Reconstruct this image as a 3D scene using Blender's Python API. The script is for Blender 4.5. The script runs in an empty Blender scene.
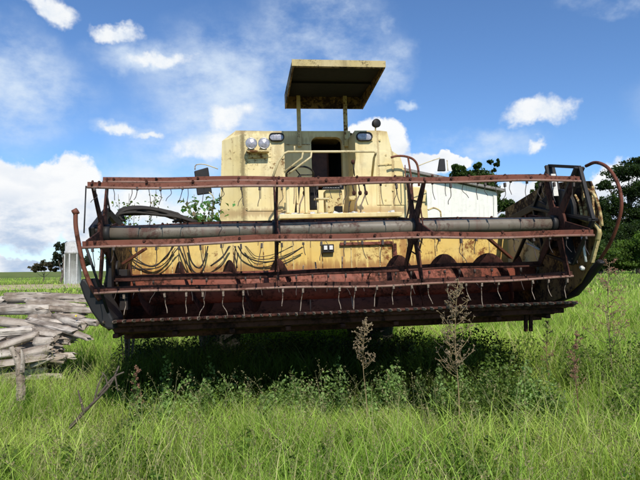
import bpy, bmesh, math, random
import numpy as np
from mathutils import Vector, Matrix, noise
R = math.radians
random.seed(7); rng = np.random.default_rng(11)
sc = bpy.context.scene
col = sc.collection

# ------------------------------------------------------------ camera
FPX = 560.0
cam_d = bpy.data.cameras.new('camera'); cam = bpy.data.objects.new('camera', cam_d); col.objects.link(cam)
cam_d.sensor_width = 36; cam_d.lens = 36*FPX/640; cam_d.clip_start = .05; cam_d.clip_end = 9000
CM = Matrix.Translation((0, 0, 1.5)) @ Matrix.Rotation(R(90)+math.atan(28/FPX), 4, 'X') @ Matrix.Rotation(R(-.7), 4, 'Z')
cam.matrix_world = CM; sc.camera = cam
CR = CM.to_3x3(); CO = Vector((0, 0, 1.5))
def ray(px, py): return CR @ Vector(((px-320)/FPX, (240-py)/FPX, -1))
def at(px, py, Y):
    d = ray(px, py); return CO + d*(Y/d.y)
# the machine stands turned and leaning a little
MM = Matrix.Translation((.245, 5.28, 0)) @ Matrix.Rotation(R(7.5), 4, 'Z') @ Matrix.Rotation(R(-1.1), 4, 'Y')
MI = MM.inverted(); MI3 = MI.to_3x3(); LO = MI @ CO
def LY(px, py, ly):
    d = MI3 @ ray(px, py); return LO + d*((ly-LO.y)/d.y)
def LX(px, py, lx):
    d = MI3 @ ray(px, py); return LO + d*((lx-LO.x)/d.x)

# ------------------------------------------------------------ materials
def newmat(name):
    m = bpy.data.materials.new(name); m.use_nodes = True
    nt = m.node_tree; nt.nodes.clear()
    out = nt.nodes.new('ShaderNodeOutputMaterial'); b = nt.nodes.new('ShaderNodeBsdfPrincipled')
    nt.links.new(b.outputs[0], out.inputs[0]); return m, nt, b, out
def N(nt, t, **kw):
    n = nt.nodes.new(t)
    for k, v in kw.items(): setattr(n, k, v)
    return n
def val(nt, x, sock):
    if hasattr(x, 'links') or hasattr(x, 'is_output'): nt.links.new(x, sock)
    else: sock.default_value = x
def mth(nt, op, a, b=None, c=None, clamp=False):
    n = N(nt, 'ShaderNodeMath', operation=op); n.use_clamp = clamp
    val(nt, a, n.inputs[0])
    if b is not None: val(nt, b, n.inputs[1])
    if c is not None: val(nt, c, n.inputs[2])
    return n.outputs[0]
def mix(nt, f, a, b, mode='MIX'):
    n = N(nt, 'ShaderNodeMix', data_type='RGBA', blend_type=mode)
    val(nt, f, n.inputs[0])
    for s, x in ((6, a), (7, b)):
        if isinstance(x, tuple): n.inputs[s].default_value = (*x, 1) if len(x) == 3 else x
        else: nt.links.new(x, n.inputs[s])
    return n.outputs[2]
def nz(nt, vec, scale, detail=5, rough=.6, sc3=None):
    if sc3:
        mp = N(nt, 'ShaderNodeMapping'); mp.inputs['Scale'].default_value = sc3; nt.links.new(vec, mp.inputs[0]); vec = mp.outputs[0]
    n = N(nt, 'ShaderNodeTexNoise'); n.inputs['Scale'].default_value = scale; n.inputs['Detail'].default_value = detail
    n.inputs['Roughness'].default_value = rough; nt.links.new(vec, n.inputs['Vector']); return n.outputs[0]
def ss(nt, x, lo, hi):
    n = N(nt, 'ShaderNodeMapRange', interpolation_type='SMOOTHSTEP'); nt.links.new(x, n.inputs[0])
    n.inputs[1].default_value = lo; n.inputs[2].default_value = hi; return n.outputs[0]
def bump(nt, b, h, st=.3, dist=.01):
    n = N(nt, 'ShaderNodeBump'); n.inputs['Strength'].default_value = st; n.inputs['Distance'].default_value = dist
    nt.links.new(h, n.inputs['Height']); nt.links.new(n.outputs[0], b.inputs['Normal'])
def paint(name, base, faded, rust, rust_lo=.56, rust_hi=.68, streak=.5, rough=.6, scale=3.0, grime=(.05, .035, .02), gr=.5, bands=()):
    m, nt, b, out = newmat(name)
    tc = N(nt, 'ShaderNodeTexCoord').outputs['Object']
    c = mix(nt, ss(nt, nz(nt, tc, 1.3, 4), .35, .7), base, faded)
    st = nz(nt, tc, 9, 4, .6, (1, 1, .07))
    c = mix(nt, mth(nt, 'MULTIPLY', ss(nt, st, .5, .75), streak), c, rust)
    g = mth(nt, 'MULTIPLY', ss(nt, nz(nt, tc, 5, 6, .7), .5, .8), gr)
    c = mix(nt, g, c, grime)
    spots = nz(nt, tc, scale*6, 8, .72)
    big = nz(nt, tc, scale*.8, 4, .6)
    rm = ss(nt, mth(nt, 'ADD', mth(nt, 'MULTIPLY', spots, .55), mth(nt, 'MULTIPLY', big, .45)), rust_lo, rust_hi)
    rc = mix(nt, nz(nt, tc, 30, 5), rust, tuple(x*.35 for x in rust))
    c = mix(nt, rm, c, rc)
    if bands:   # moss and rust gathered along named edges: (axis, position, half width, strength, colour)
        sx = N(nt, 'ShaderNodeSeparateXYZ'); nt.links.new(tc, sx.inputs[0]); sp_ = nz(nt, tc, 38, 6, .8); run = nz(nt, tc, 16, 4, .6, (1, 1, .12))
        for ax, pos, hw, stg, bc in bands:
            d = mth(nt, 'ABSOLUTE', mth(nt, 'SUBTRACT', sx.outputs[ax], pos)); mk = ss(nt, d, hw, 0)
            src = sp_ if ax == 0 else run
            c = mix(nt, mth(nt, 'MULTIPLY', ss(nt, mth(nt, 'ADD', src, mth(nt, 'MULTIPLY', mk, .28)), .60, .72), mth(nt, 'MULTIPLY', mk, stg)), c, bc)
    nt.links.new(c, b.inputs['Base Color'])
    nt.links.new(mth(nt, 'ADD', mth(nt, 'MULTIPLY', rm, .3), rough, clamp=True), b.inputs['Roughness'])
    b.inputs['Specular IOR Level'].default_value = .28
    bump(nt, b, mth(nt, 'ADD', mth(nt, 'MULTIPLY', nz(nt, tc, 2.5, 3), 1.6), mth(nt, 'MULTIPLY', rm, .25)), .5, .012)
    return m
M = {}
M['cream'] = paint('cream_paint', (.71, .54, .22), (.75, .62, .33), (.30, .14, .045), .565, .66, .50, .5, gr=.38)
M['gold'] = paint('golden_header_paint', (.74, .50, .13), (.76, .58, .22), (.30, .11, .03), .53, .63, .75, .5, 2.2, gr=.45, bands=((2, 1.50, .18, .7, (.26, .08, .025)), (2, 1.88, .10, .6, (.3, .13, .04)), (0, -2.1, .3, .5, (.28, .11, .04)), (0, 1.0, .12, .7, (.3, .1, .03))))
M['cream_dirty'] = paint('dirty_cream_paint', (.62, .48, .20), (.66, .52, .26), (.22, .09, .03), .50, .58, .6, .6, 4)
M['cream_rail'] = paint('rail_paint', (.62, .50, .25), (.66, .55, .33), (.2, .09, .04), .54, .62, .3, .5, 6)
M['shaded_yellow'] = paint('shade_darkened_yellow_paint', (.23, .13, .04), (.30, .19, .07), (.05, .025, .014), .45, .55, .7, .6, 4)  # yellow paint darkened in its colour to carry shade on end sheets and canopy
M['red'] = paint('faded_red_paint', (.155, .045, .024), (.21, .075, .045), (.10, .035, .02), .49, .60, .5, .65, 5)
M['pink'] = paint('bleached_red_paint', (.23, .115, .08), (.32, .20, .155), (.18, .07, .045), .52, .64, .4, .6, 7)
M['darkrust'] = paint('dark_rust', (.065, .021, .013), (.10, .034, .022), (.025, .010, .007), .45, .6, .5, .8, 4)
M['augerrust'] = paint('auger_rust', (.22, .06, .035), (.30, .10, .06), (.06, .022, .012), .46, .6, .5, .6, 4)
M['black'] = paint('black_steel', (.014, .013, .013), (.03, .027, .025), (.06, .03, .02), .58, .7, .2, .55, 5)
M['grey'] = paint('bare_grey_tube', (.13, .108, .08), (.20, .165, .125), (.13, .06, .045), .49, .62, .8, .45, 3)
M['tine'] = paint('tine_wire', (.22, .17, .125), (.32, .25, .19), (.09, .05, .03), .5, .6, .3, .5, 9)
M['rubber'] = paint('perished_rubber', (.022, .018, .015), (.045, .038, .03), (.06, .045, .03), .55, .7, .2, .75, 6)
def simple(name, c, rough=.5, metal=0, noise_s=12, var=.35):
    m, nt, b, out = newmat(name); tc = N(nt, 'ShaderNodeTexCoord').outputs['Object']
    f = nz(nt, tc, noise_s, 6, .65)
    nt.links.new(mix(nt, ss(nt, f, .3, .7), tuple(x*(1-var) for x in c), tuple(min(1, x*(1+var)) for x in c)), b.inputs['Base Color'])
    b.inputs['Roughness'].default_value = rough; b.inputs['Metallic'].default_value = metal
    bump(nt, b, f, .3, .01); return m
M['seat'] = simple('cracked_brown_vinyl', (.10, .035, .02), .6)
M['tine_dark'] = simple('dark_tine_wire', (.05, .035, .028), .7)
M['lens'] = simple('dusty_lamp_glass', (.36, .34, .36), .25, .2, 30, .3)
M['chrome'] = simple('dull_chrome', (.35, .34, .33), .3, .8)
M['void'] = simple('painted_shade_black', (.007, .006, .005), 1)  # near-black base colour paints the shade of hollows and the canopy underside
M['white_plastic'] = simple('white_plastic', (.75, .73, .68), .5, 0, 8, .1)
M['bone'] = simple('weathered_white_metal', (.62, .6, .55), .5, 0, 14, .2)
M['mirrorglass'] = simple('mirror_glass', (.5, .55, .6), .05, 1, 2, .05)

def wood_mat(name, a, b_, dark):
    m, nt, b, out = newmat(name); tc = N(nt, 'ShaderNodeTexCoord').outputs['Object']
    at_ = N(nt, 'ShaderNodeObjectInfo').outputs['Random']
    gr = nz(nt, tc, 6, 8, .7, (.35, 5, 5)); g2 = nz(nt, tc, 3, 4, .6)
    c = mix(nt, ss(nt, gr, .3, .7), dark, a); c = mix(nt, ss(nt, g2, .4, .65), c, b_)
    c = mix(nt, mth(nt, 'MULTIPLY', at_, .55), c, (a[0]*.5, a[1]*.42, a[2]*.34))
    crack = ss(nt, nz(nt, tc, 9, 5, .6, (.2, 4, 4)), .62, .68)
    c = mix(nt, crack, c, (.03, .025, .02))
    nt.links.new(c, b.inputs['Base Color']); b.inputs['Roughness'].default_value = .85
    bump(nt, b, mth(nt, 'SUBTRACT', gr, mth(nt, 'MULTIPLY', crack, .6)), .9, .02); return m
M['log'] = wood_mat('weathered_timber', (.47, .39, .31), (.64, .56, .47), (.10, .07, .05))
M['bark'] = wood_mat('tree_bark', (.16, .12, .09), (.22, .18, .14), (.05, .04, .03))
M['drystem'] = simple('dry_weed_stem', (.24, .17, .08), .8, 0, 9, .4)
M['dryhead'] = simple('dry_seed_heads', (.26, .19, .11), .9, 0, 25, .5)
M['brownhead'] = simple('brown_seed_heads', (.20, .10, .06), .9, 0, 25, .5)

def leaf_mat(name, trans=.45, rough=.55, tint=(1.25, 1.35, .5)):
    m, nt, b, out = newmat(name)
    ca = N(nt, 'ShaderNodeAttribute', attribute_name='col').outputs['Color']
    nt.links.new(ca, b.inputs['Base Color']); b.inputs['Roughness'].default_value = rough
    b.inputs['Specular IOR Level'].default_value = .18
    tr = N(nt, 'ShaderNodeBsdfTranslucent'); nt.links.new(mix(nt, 1.0, ca, tint, 'MULTIPLY'), tr.inputs[0])
    mx = N(nt, 'ShaderNodeMixShader'); mx.inputs[0].default_value = trans
    nt.links.new(b.outputs[0], mx.inputs[1]); nt.links.new(tr.outputs[0], mx.inputs[2]); nt.links.new(mx.outputs[0], out.inputs[0])
    return m
M['leaf'] = leaf_mat('foliage'); M['grass'] = leaf_mat('grass_blades', .42, .75, (1.25, 1.4, .4))

# ------------------------------------------------------------ mesh builder
class MB:
    def __init__(s): s.v = []; s.f = []; s.sm = []
    def add(s, vs, fs, smooth=False):
        k = len(s.v); s.v += [tuple(v) for v in vs]; s.f += [tuple(i+k for i in f) for f in fs]; s.sm += [smooth]*len(fs); return s
    def box(s, c, d, rot=None):
        c = Vector(c); hx, hy, hz = d[0]/2, d[1]/2, d[2]/2
        vs = [Vector((x*hx, y*hy, z*hz)) for x in (-1, 1) for y in (-1, 1) for z in (-1, 1)]
        if rot is not None: vs = [rot @ v for v in vs]
        return s.add([v+c for v in vs], [(0, 1, 3, 2), (4, 6, 7, 5), (0, 4, 5, 1), (2, 3, 7, 6), (0, 2, 6, 4), (1, 5, 7, 3)])
    def beam(s, a, b, w, h, up=(0, 0, 1)):
        a = Vector(a); b = Vector(b); x = (b-a); L = x.length; x.normalize(); u = Vector(up)
        y = u.cross(x)
        if y.length < 1e-4: y = Vector((0, 1, 0)).cross(x)
        y.normalize(); z = x.cross(y)
        return s.box((a+b)/2, (L, w, h), Matrix((x, y, z)).transposed())
    def tube(s, pts, r, n=8, cap=True, smooth=True, jit=0):
        pts = [Vector(p) for p in pts]; K = len(pts); rs = r if isinstance(r, (list, tuple)) else [r]*K
        t0 = (pts[1]-pts[0]).normalized(); ref = Vector((0, 0, 1)) if abs(t0.z) < .9 else Vector((1, 0, 0))
        u = t0.cross(ref).normalized(); vs = []
        for i, p in enumerate(pts):
            t = (pts[min(i+1, K-1)]-pts[max(i-1, 0)]).normalized()
            u = (u - t*u.dot(t)).normalized(); w = t.cross(u)
            for j in range(n):
                a = 2*math.pi*j/n; q = rs[i]*(1+(random.uniform(-jit, jit) if jit else 0))
                vs.append(p + u*math.cos(a)*q + w*math.sin(a)*q)
        fs = [(i*n+j, i*n+(j+1) % n, (i+1)*n+(j+1) % n, (i+1)*n+j) for i in range(K-1) for j in range(n)]
        s.add(vs, fs, smooth)
        if cap:
            k = len(s.v)-K*n; s.f.append(tuple(k+j for j in reversed(range(n)))); s.f.append(tuple(k+(K-1)*n+j for j in range(n))); s.sm += [False, False]
        return s
    def prism(s, poly, ext):
        poly = [Vector(p) for p in poly]; e = Vector(ext); n = len(poly)
        vs = poly + [p+e for p in poly]
        return s.add(vs, [tuple(range(n)), tuple(n+i for i in reversed(range(n)))] + [(i, i+n, (i+1) % n+n, (i+1) % n) for i in range(n)])
    def lathe(s, c, axis, prof, n=24):
        c = Vector(c); ax = Vector(axis).normalized(); u = ax.orthogonal().normalized(); w = ax.cross(u); vs = []
        for (a, r) in prof:
            for j in range(n):
                t = 2*math.pi*j/n; vs.append(c+ax*a+(u*math.cos(t)+w*math.sin(t))*r)
        K = len(prof)
        return s.add(vs, [(i*n+j, i*n+(j+1) % n, (i+1)*n+(j+1) % n, (i+1)*n+j) for i in range(K-1) for j in range(n)], True)
    def build(s, name, mat, parent=None, bevel=0, solid=0):
        me = bpy.data.meshes.new(name); me.from_pydata(s.v, [], s.f)
        me.polygons.foreach_set('use_smooth', s.sm)
        bm = bmesh.new(); bm.from_mesh(me); bmesh.ops.recalc_face_normals(bm, faces=bm.faces); bm.to_mesh(me); bm.free()
        me.materials.append(mat); o = bpy.data.objects.new(name, me); col.objects.link(o)
        if parent: o.parent = parent
        if solid:
            q = o.modifiers.new('solid', 'SOLIDIFY'); q.thickness = solid; q.offset = 0
        if bevel:
            q = o.modifiers.new('bevel', 'BEVEL'); q.width = bevel; q.segments = 2; q.limit_method = 'ANGLE'; q.angle_limit = R(40)
        return o
def split_build(mb, name, mat, parent=None, bevel=0):
    """every connected piece becomes a mesh object of its own"""
    par = list(range(len(mb.v)))
    def find(i):
        while par[i] != i: par[i] = par[par[i]]; i = par[i]
        return i
    for f in mb.f:
        a = find(f[0])
        for j in f[1:]: par[find(j)] = a
    groups = {}
    for f, sm in zip(mb.f, mb.sm): groups.setdefault(find(f[0]), []).append((f, sm))
    out = []
    for fs in groups.values():
        idx = {}; m2 = MB()
        for f, sm in fs:
            m2.f.append(tuple(idx.setdefault(i, len(idx)) for i in f)); m2.sm.append(sm)
        m2.v = [mb.v[i] for i in idx]; out.append(m2.build(name, mat, parent, bevel))
    return out
def tag(o, label=None, cat=None, group=None, kind=None):
    if label: o['label'] = label
    if cat: o['category'] = cat
    if group: o['group'] = group
    if kind: o['kind'] = kind
    return o
def empty(name, loc, rz=0):
    o = bpy.data.objects.new(name, None); o.location = loc; o.rotation_euler = (0, 0, rz); o.empty_display_size = .2; col.objects.link(o); return o
def arc(pts, n=6):
    """Catmull-Rom through points"""
    P = [Vector(p) for p in pts]; P = [P[0]*2-P[1]]+P+[P[-1]*2-P[-2]]; o = []
    for i in range(1, len(P)-2):
        for k in range(n):
            t = k/n; a, b, c, d = P[i-1:i+3]
            o.append(.5*((2*b)+(c-a)*t+(2*a-5*b+4*c-d)*t*t+(3*b-a-3*c+d)*t**3))
    return o+[P[-2]]
def holed(outer, inner):
    bm = bmesh.new(); es = []
    for loop in ([outer]+inner):
        vs = [bm.verts.new(p) for p in loop]
        es += [bm.edges.new((vs[i], vs[(i+1) % len(vs)])) for i in range(len(vs))]
    bmesh.ops.triangle_fill(bm, use_beauty=True, edges=es)
    bm.verts.index_update(); v = [x.co.copy() for x in bm.verts]; f = [tuple(q.index for q in x.verts) for x in bm.faces]; bm.free()
    mb = MB(); mb.add(v, f); return mb

# ============================================================ THE COMBINE
C = bpy.data.objects.new('combine_harvester', None); C.matrix_world = MM; col.objects.link(C)
tag(C, 'abandoned cream combine harvester with rusty red reel and raised header standing in tall grass', 'combine harvester')

# --- header
HX = 2.36; HL = 2.21; HC = (HX-HL)/2
prof = [(.02, 1.085), (.08, 1.06), (.25, 1.02), (.5, .985), (.8, .965), (1.05, 1.0), (1.25, 1.12), (1.38, 1.30), (1.43, 1.46)]
mb = MB(); vs = []
for (y, z) in prof: vs += [(-HL, y, z), (HX, y, z)]
mb.add(vs, [(2*i, 2*i+1, 2*i+3, 2*i+2) for i in range(len(prof)-1)], True)
M['troughrust'] = paint('trough_rust', (.12, .04, .024), (.17, .06, .035), (.035, .014, .009), .47, .6, .5, .7, 4)
trough = mb.build('header_trough', M['troughrust'], C, solid=.025)
mb = MB()
for y, z, w, h in ((.16, 1.0, .12, .05), (.6, .90, .12, .07), (1.2, .91, .14, .12)): mb.box((HC, y, z), (HX+HL-.2, w, h))
for x in np.linspace(-2.1, 2.1, 9): mb.box((x, .62, .945), (.05, 1.0, .04))
split_build(mb, 'header_frame_beam', M['darkrust'], C, bevel=.008)
mb = MB(); mb.box((HC, 1.45, 1.68), (HX+HL-.02, .03, .44)); bw = mb.build('header_back_panel', M['gold'], C, bevel=.004)
mb = MB()
for x in np.linspace(-2.1, 2.1, 13): mb.box((x, 1.432, 1.67), (.012, .012, .40))
split_build(mb, 'panel_rib', M['cream_dirty'], bw)
mb = MB(); mb.box((HC, 1.47, 1.935), (HX+HL, .10, .07)); mb.build('header_top_beam', M['red'], C, bevel=.008)
# red-brown frame patches seen on the back panel
mb = MB(); a = LY(340, 244, 1.40); b = LY(393, 243, 1.40); mb.box(((a.x+b.x)/2, 1.41, a.z), (b.x-a.x, .02, .035)); c = LY(395, 262, 1.40)
mb.box((b.x+.02, 1.41, (b.z+c.z)/2+.0), (.05, .022, .22)); mb.build('feeder_opening_frame', M['augerrust'], bw, bevel=.003)
# end sheets
def endsheet(pl, x, mat, name='end_sheet', th=.02, parent=C):
    mb = MB(); mb.prism([(x, p.y, p.z) for p in pl], (th, 0, 0)); return mb.build(name, mat, parent, bevel=.004)
rs = [LX(px, py, HX) for px, py in ((506, 306), (505, 209), (545, 184), (573, 181), (590, 181), (597, 200), (600, 232), (594, 258), (580, 283), (565, 296), (548, 303))]
esr = endsheet(rs, HX, M['shaded_yellow'])
ls = [(p.y, p.z) for p in rs]
esl = MB(); esl.prism([(-HL-.02, y, z) for y, z in ((1.5, 1.0), (1.5, 1.92), (.95, 1.93), (.55, 1.72), (.38, 1.55), (.24, 1.40), (.2, 1.2), (.25, 1.04), (.4, .97))], (.02, 0, 0))
esl = esl.build('end_sheet', M['shaded_yellow'], C, bevel=.004)
# stiffeners and curved guard strips on the right sheet
mb = MB()
for (p, q) in (((592, 186), (594, 226)), ((583, 184), (586, 218)), ((600, 232), (592, 262))):
    a = LX(*p, HX-.01); b = LX(*q, HX-.01); mb.beam(a, b, .03, .03, (1, 0, 0))
mb.tube(arc([LX(*p, HX-.04) for p in ((587, 189), (595, 196), (600, 212), (602, 226))]), .014)
mb.tube(arc([LX(*p, HX-.06) for p in ((575, 195), (580, 205), (582, 219))]), .012)
mb.tube(arc([LX(*p, HX-.05) for p in ((577, 217), (592, 223), (599, 230), (597, 240))]), .02)
split_build(mb, 'stiffener', M['cream_dirty'], esr)
mb = MB(); mb.prism([LX(p[0], p[1], HX-.02) for p in ((508, 264), (507, 240), (522, 236), (541, 250), (537, 262), (525, 267))], (.012, 0, 0)); mb.build('inspection_cover', M['cream'], esr, bevel=.006)
mb = MB(); mb.tube([LX(526, 243, HX-.05), LX(540, 250, HX-.05)], .01); mb.tube([LX(582, 236, HX-.08), LX(586, 262, HX-.08)], .012); split_build(mb, 'support_rod', M['bone'], esr)
mb = MB()
for p, s_ in (((573, 262), .03), ((582, 268), .04), ((525, 265), .04)):
    q = LX(*p, HX-.06); mb.box(q, (s_, s_*1.2, s_*.8), Matrix.Rotation(.6, 3, 'X'))
split_build(mb, 'bracket', M['bone'], esr, bevel=.01)
# dividers (dark shoes at the ends of the knife)
def shoe(side):
    x = side*(HX+.03)
    pts = [(.30, .95), (-.30, .98), (-.66, 1.06), (-.98, 1.34), (-1.02, 1.42), (-.90, 1.44), (-.62, 1.28), (-.2, 1.2), (.3, 1.15)]
    mb = MB(); n = len(pts)
    mb.prism([(x-.045, y, z) for y, z in pts], (.09, 0, 0)); return mb.build('crop_divider', M['darkrust'], C, bevel=.03)
if True:
    pl = [LY(px, py, -.02) for px, py in ((81.5, 284), (84, 278), (88, 279), (93, 285), (101, 294), (109, 306), (115, 318), (116, 329), (109, 328.5), (101, 322), (93, 311), (86, 297))]
    mb = MB(); mb.prism([(p.x, -.10, p.z) for p in pl], (.03, .30, 0)); mb.build('crop_divider', M['black'], C, bevel=.02)
    sl = [(p.y, p.z) for p in (LX(px, py, HX) for px, py in ((545, 301), (552, 304), (572, 296), (584, 282), (598, 263), (594, 259), (586, 268), (570, 283)))]
    mb = MB(); mb.prism([(HX+.025, y, z) for y, z in sl], (.06, 0, 0)); mb.build('crop_divider', M['black'], C, bevel=.02)
# divider guard bars
mb = MB(); mb.tube(arc([LX(*p, HX+.10) for p in ((586, 166), (596, 162.5), (608, 168), (618, 184), (621.5, 205), (617, 226), (609, 245), (597, 264), (588, 276))]), .016, 10)
mb.build('divider_guard_bar', M['red'], C)
mb = MB(); mb.tube(arc([LY(*p, -.10) for p in ((75.5, 213), (76, 228), (80, 250), (84, 268), (92, 288), (100, 300))]), .019, 10)
q = LY(75.5, 212, -.10); mb.tube([q-Vector((.02, 0, .01)), q+Vector((.02, 0, .012))], .028, 10); mb.build('divider_guard_bar', M['red'], C)
mb = MB(); mb.tube([LY(86, 186, -.3), LY(84, 233, -.4)], .006); mb.tube([LY(85, 244, -.3), LY(108, 312, -.1)], .012)
mb.tube([LY(105, 184, .1), LY(110, 212, .1)], .008); split_build(mb, 'stay_rod', M['black'], C)
# cutterbar with guards
mb = MB(); mb.box((HC, -.01, 1.09), (HX+HL-.1, .09, .018)); mb.box((HC, .02, 1.065), (HX+HL-.1, .03, .05)); cut = mb.build('cutterbar', M['darkrust'], C, bevel=.003)
mb = MB(); mb.prism([(-HL+.08, .04, 1.06), (-HL+.08, .22, .955), (-HL+.08, .9, .87), (-HL+.08, .9, .94), (-HL+.08, .22, 1.0), (-HL+.08, .06, 1.075)], (HX+HL-.22, 0, 0)); mb.build('belly_plate', M['darkrust'], C, bevel=.006)
gm = None
for i in range(56):
    x = -2.14+i*4.40/55
    if gm is None:
        mb = MB(); mb.add([(-.014, 0, -.012), (.014, 0, -.012), (.014, 0, .014), (-.014, 0, .014), (0, -.10, .004), (-.006, -.07, -.01), (.006, -.07, -.01), (.006, -.07, .012), (-.006, -.07, .012)],
               [(0, 1, 6, 5), (1, 2, 7, 6), (2, 3, 8, 7), (3, 0, 5, 8), (5, 6, 4), (6, 7, 4), (7, 8, 4), (8, 5, 4), (3, 2, 1, 0)]); g = mb.build('knife_guard', M['tine'], cut); gm = g
    else:
        g = gm.copy(); col.objects.link(g)
    g.location = (x, -.05, 1.09); g.rotation_euler = (random.uniform(-.08, .08), 0, random.uniform(-.05, .05))
# auger
AY, AZ, AR, AT = .86, 1.33, .285, .165
mb = MB(); mb.tube([(-2.18, AY, AZ), (-.9, AY, AZ), (.9, AY, AZ), (2.3, AY, AZ)], AT, 28); aug = mb.build('auger', M['augerrust'], C)
def flight(x0, x1, hand):
    n = int(abs(x1-x0)/.52*28); vs = []
    for i in range(n+1):
        t = i/n; x = x0+(x1-x0)*t; a = hand*2*math.pi*(x-x0)/.52+1.0
        for r in (AT-.005, AR+.006*math.sin(9*t*7)):
            for dx in (-.004, .004): vs.append((x+dx, AY+math.cos(a)*r, AZ+math.sin(a)*r))
    fs = []
    for i in range(n):
        k = 4*i; fs += [(k, k+4, k+6, k+2), (k+1, k+3, k+7, k+5), (k+2, k+6, k+7, k+3)]
    mb = MB(); mb.add(vs, fs, True); mb.build('auger_flight', M['darkrust'], aug)
flight(-2.17, -.45, 1); flight(2.28, .45, 1)
for k in range(10):
    a = k*2.4; x = -.4+k*.088
    mb = MB(); mb.tube([(x, AY+math.cos(a)*.1, AZ+math.sin(a)*.1), (x, AY+math.cos(a)*.30, AZ+math.sin(a)*.30)], .008, 6); mb.build('auger_finger', M['tine'], aug)

# --- reel
RC = (0.0, 1.87); RR = .53
xl, xr = -2.2, 2.2
mb = MB(); mb.tube([(x, 0, RC[1]) for x in np.linspace(-2.12, 2.1, 12)], .068, 24); rt = mb.build('reel_tube', M['grey'], C)
for x in (-2.13, LY(276, 225, 0).x, LY(414, 220, 0).x, 2.12):
    mb = MB(); mb.tube([(x-.035, 0, RC[1]), (x+.035, 0, RC[1])], .085, 20); mb.build('tube_collar', M['black'], rt)
angs = [R(a) for a in (48, -12, -72, -132, 168, 108)]
def bp(a, r=RR): return (-math.cos(a)*r, RC[1]+math.sin(a)*r)
spx = [-2.16, LY(276, 225, 0).x, LY(414, 220, 0).x, 2.16]
for si, x in enumerate(spx):
    mb = MB(); mb.lathe((x-.012, 0, RC[1]), (1, 0, 0), [(0, .07), (0, .17), (.024, .17), (.024, .07)], 20)
    for a in angs:
        y, z = bp(a, RR+.02); y0, z0 = bp(a, .10)
        d = Vector((0, y-y0, z-z0)).normalized(); side = Vector((1, 0, 0)).cross(d)
        w0, w1 = (.07, .032) if si in (1, 2) else (.05, .03)
        mb.prism([Vector((x-.008, y0, z0))+side*w0, Vector((x-.008, y0, z0))-side*w0, Vector((x-.008, y, z))-side*w1, Vector((x-.008, y, z))+side*w1], (.016, 0, 0))
    if si in (1, 2):
        for i in range(6):
            y, z = bp(angs[i], RR*.55); y2, z2 = bp(angs[(i+1) % 6], RR*.55); mb.tube([(x, y, z), (x, y2, z2)], .008, 6)
    mb.build('reel_spider', M['darkrust'], rt, bevel=.003)
# tine variants
tv = []
for k in range(6):
    b1 = random.uniform(.0, .014); b2 = random.uniform(-.028, .03)
    mb = MB(); mb.tube(arc([(0, 0, 0), (b1*.3, .01, -.06), (b1, .02, -.13), (b2, -.005, -.19), (b2*1.4, -.03, -.235)], 3), .0034, 6)
    mb.box((0, 0, -.022), (.017, .024, .048)); tv.append(mb)
tmesh = {}
for bi, a in enumerate(angs):
    y, z = bp(a); front = bi in (0, 1, 2)
    mb = MB(); n = 23; vs = []
    bowed = [(x, .010*math.sin(x*2.1+bi), .013*math.sin(x*1.3+bi*2)+.006*math.sin(x*4.7+bi*5)) for x in np.linspace(xl, xr, n)]
    th, hh = .022, .019 if bi != 1 else .024
    for (x, dy, dz) in bowed:
        vs += [(x, y+dy-th/2, z+dz-hh), (x, y+dy+th/2, z+dz-hh), (x, y+dy+th/2, z+dz+hh), (x, y+dy-th/2, z+dz+hh)]
    fs = [(4*i+j, 4*i+(j+1) % 4, 4*i+4+(j+1) % 4, 4*i+4+j) for i in range(n-1) for j in range(4)]+[(0, 1, 2, 3), (4*n-1, 4*n-2, 4*n-3, 4*n-4)]
    mb.add(vs, fs); bat = mb.build('reel_bat', M['red'] if bi in (0, 1, 5) else M['darkrust'], C, bevel=.003)
    mb = MB(); mb.tube([(x, y+dy-.02, z+dz-.028) for (x, dy, dz) in bowed], .0115, 10); mb.build('tine_tube', M['pink'] if bi in (0, 1, 2, 5) else M['darkrust'], bat)
    mb = MB()
    for x in np.linspace(-2.1, 2.1, 12): mb.tube([(x, y-.028, z+.012), (x, y-.008, z+.012)], .012, 6)
    split_build(mb, 'bolt', M['darkrust'], bat)
    rear = MB(); nt_ = 26
    for i in range(nt_):
        x = -2.12+i*4.24/(nt_-1)+random.uniform(-.02, .02)
        if bi == 0 and i in (1, 5, 13, 14, 16, 17, 19): continue
        if random.random() < .06: continue
        k = random.randrange(6); yy, zz = y-.02, z-.036
        sx = random.choice((-1, 1)); ln = random.uniform(.45, .95) if bi < 2 else random.uniform(.65, 1.0)
        if front:
            key = (k, bi == 2)
            if key not in tmesh:
                o = tv[k].build('tine', M['tine' if bi == 2 else 'tine_dark'], bat); tmesh[key] = o
            else:
                o = tmesh[key].copy(); col.objects.link(o); o.parent = bat
            o.location = (x, yy, zz); o.scale = (sx, 1, ln); o.rotation_euler = (random.uniform(-.2, .1), random.uniform(-.12, .12), 0)
        else:
            rear.add([(x+v[0]*sx, yy+v[1], zz+v[2]*ln) for v in tv[k].v], tv[k].f, True)
    if not front:
        o = rear.build('tine', M['tine_dark'], bat); o['kind'] = 'stuff'
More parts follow.
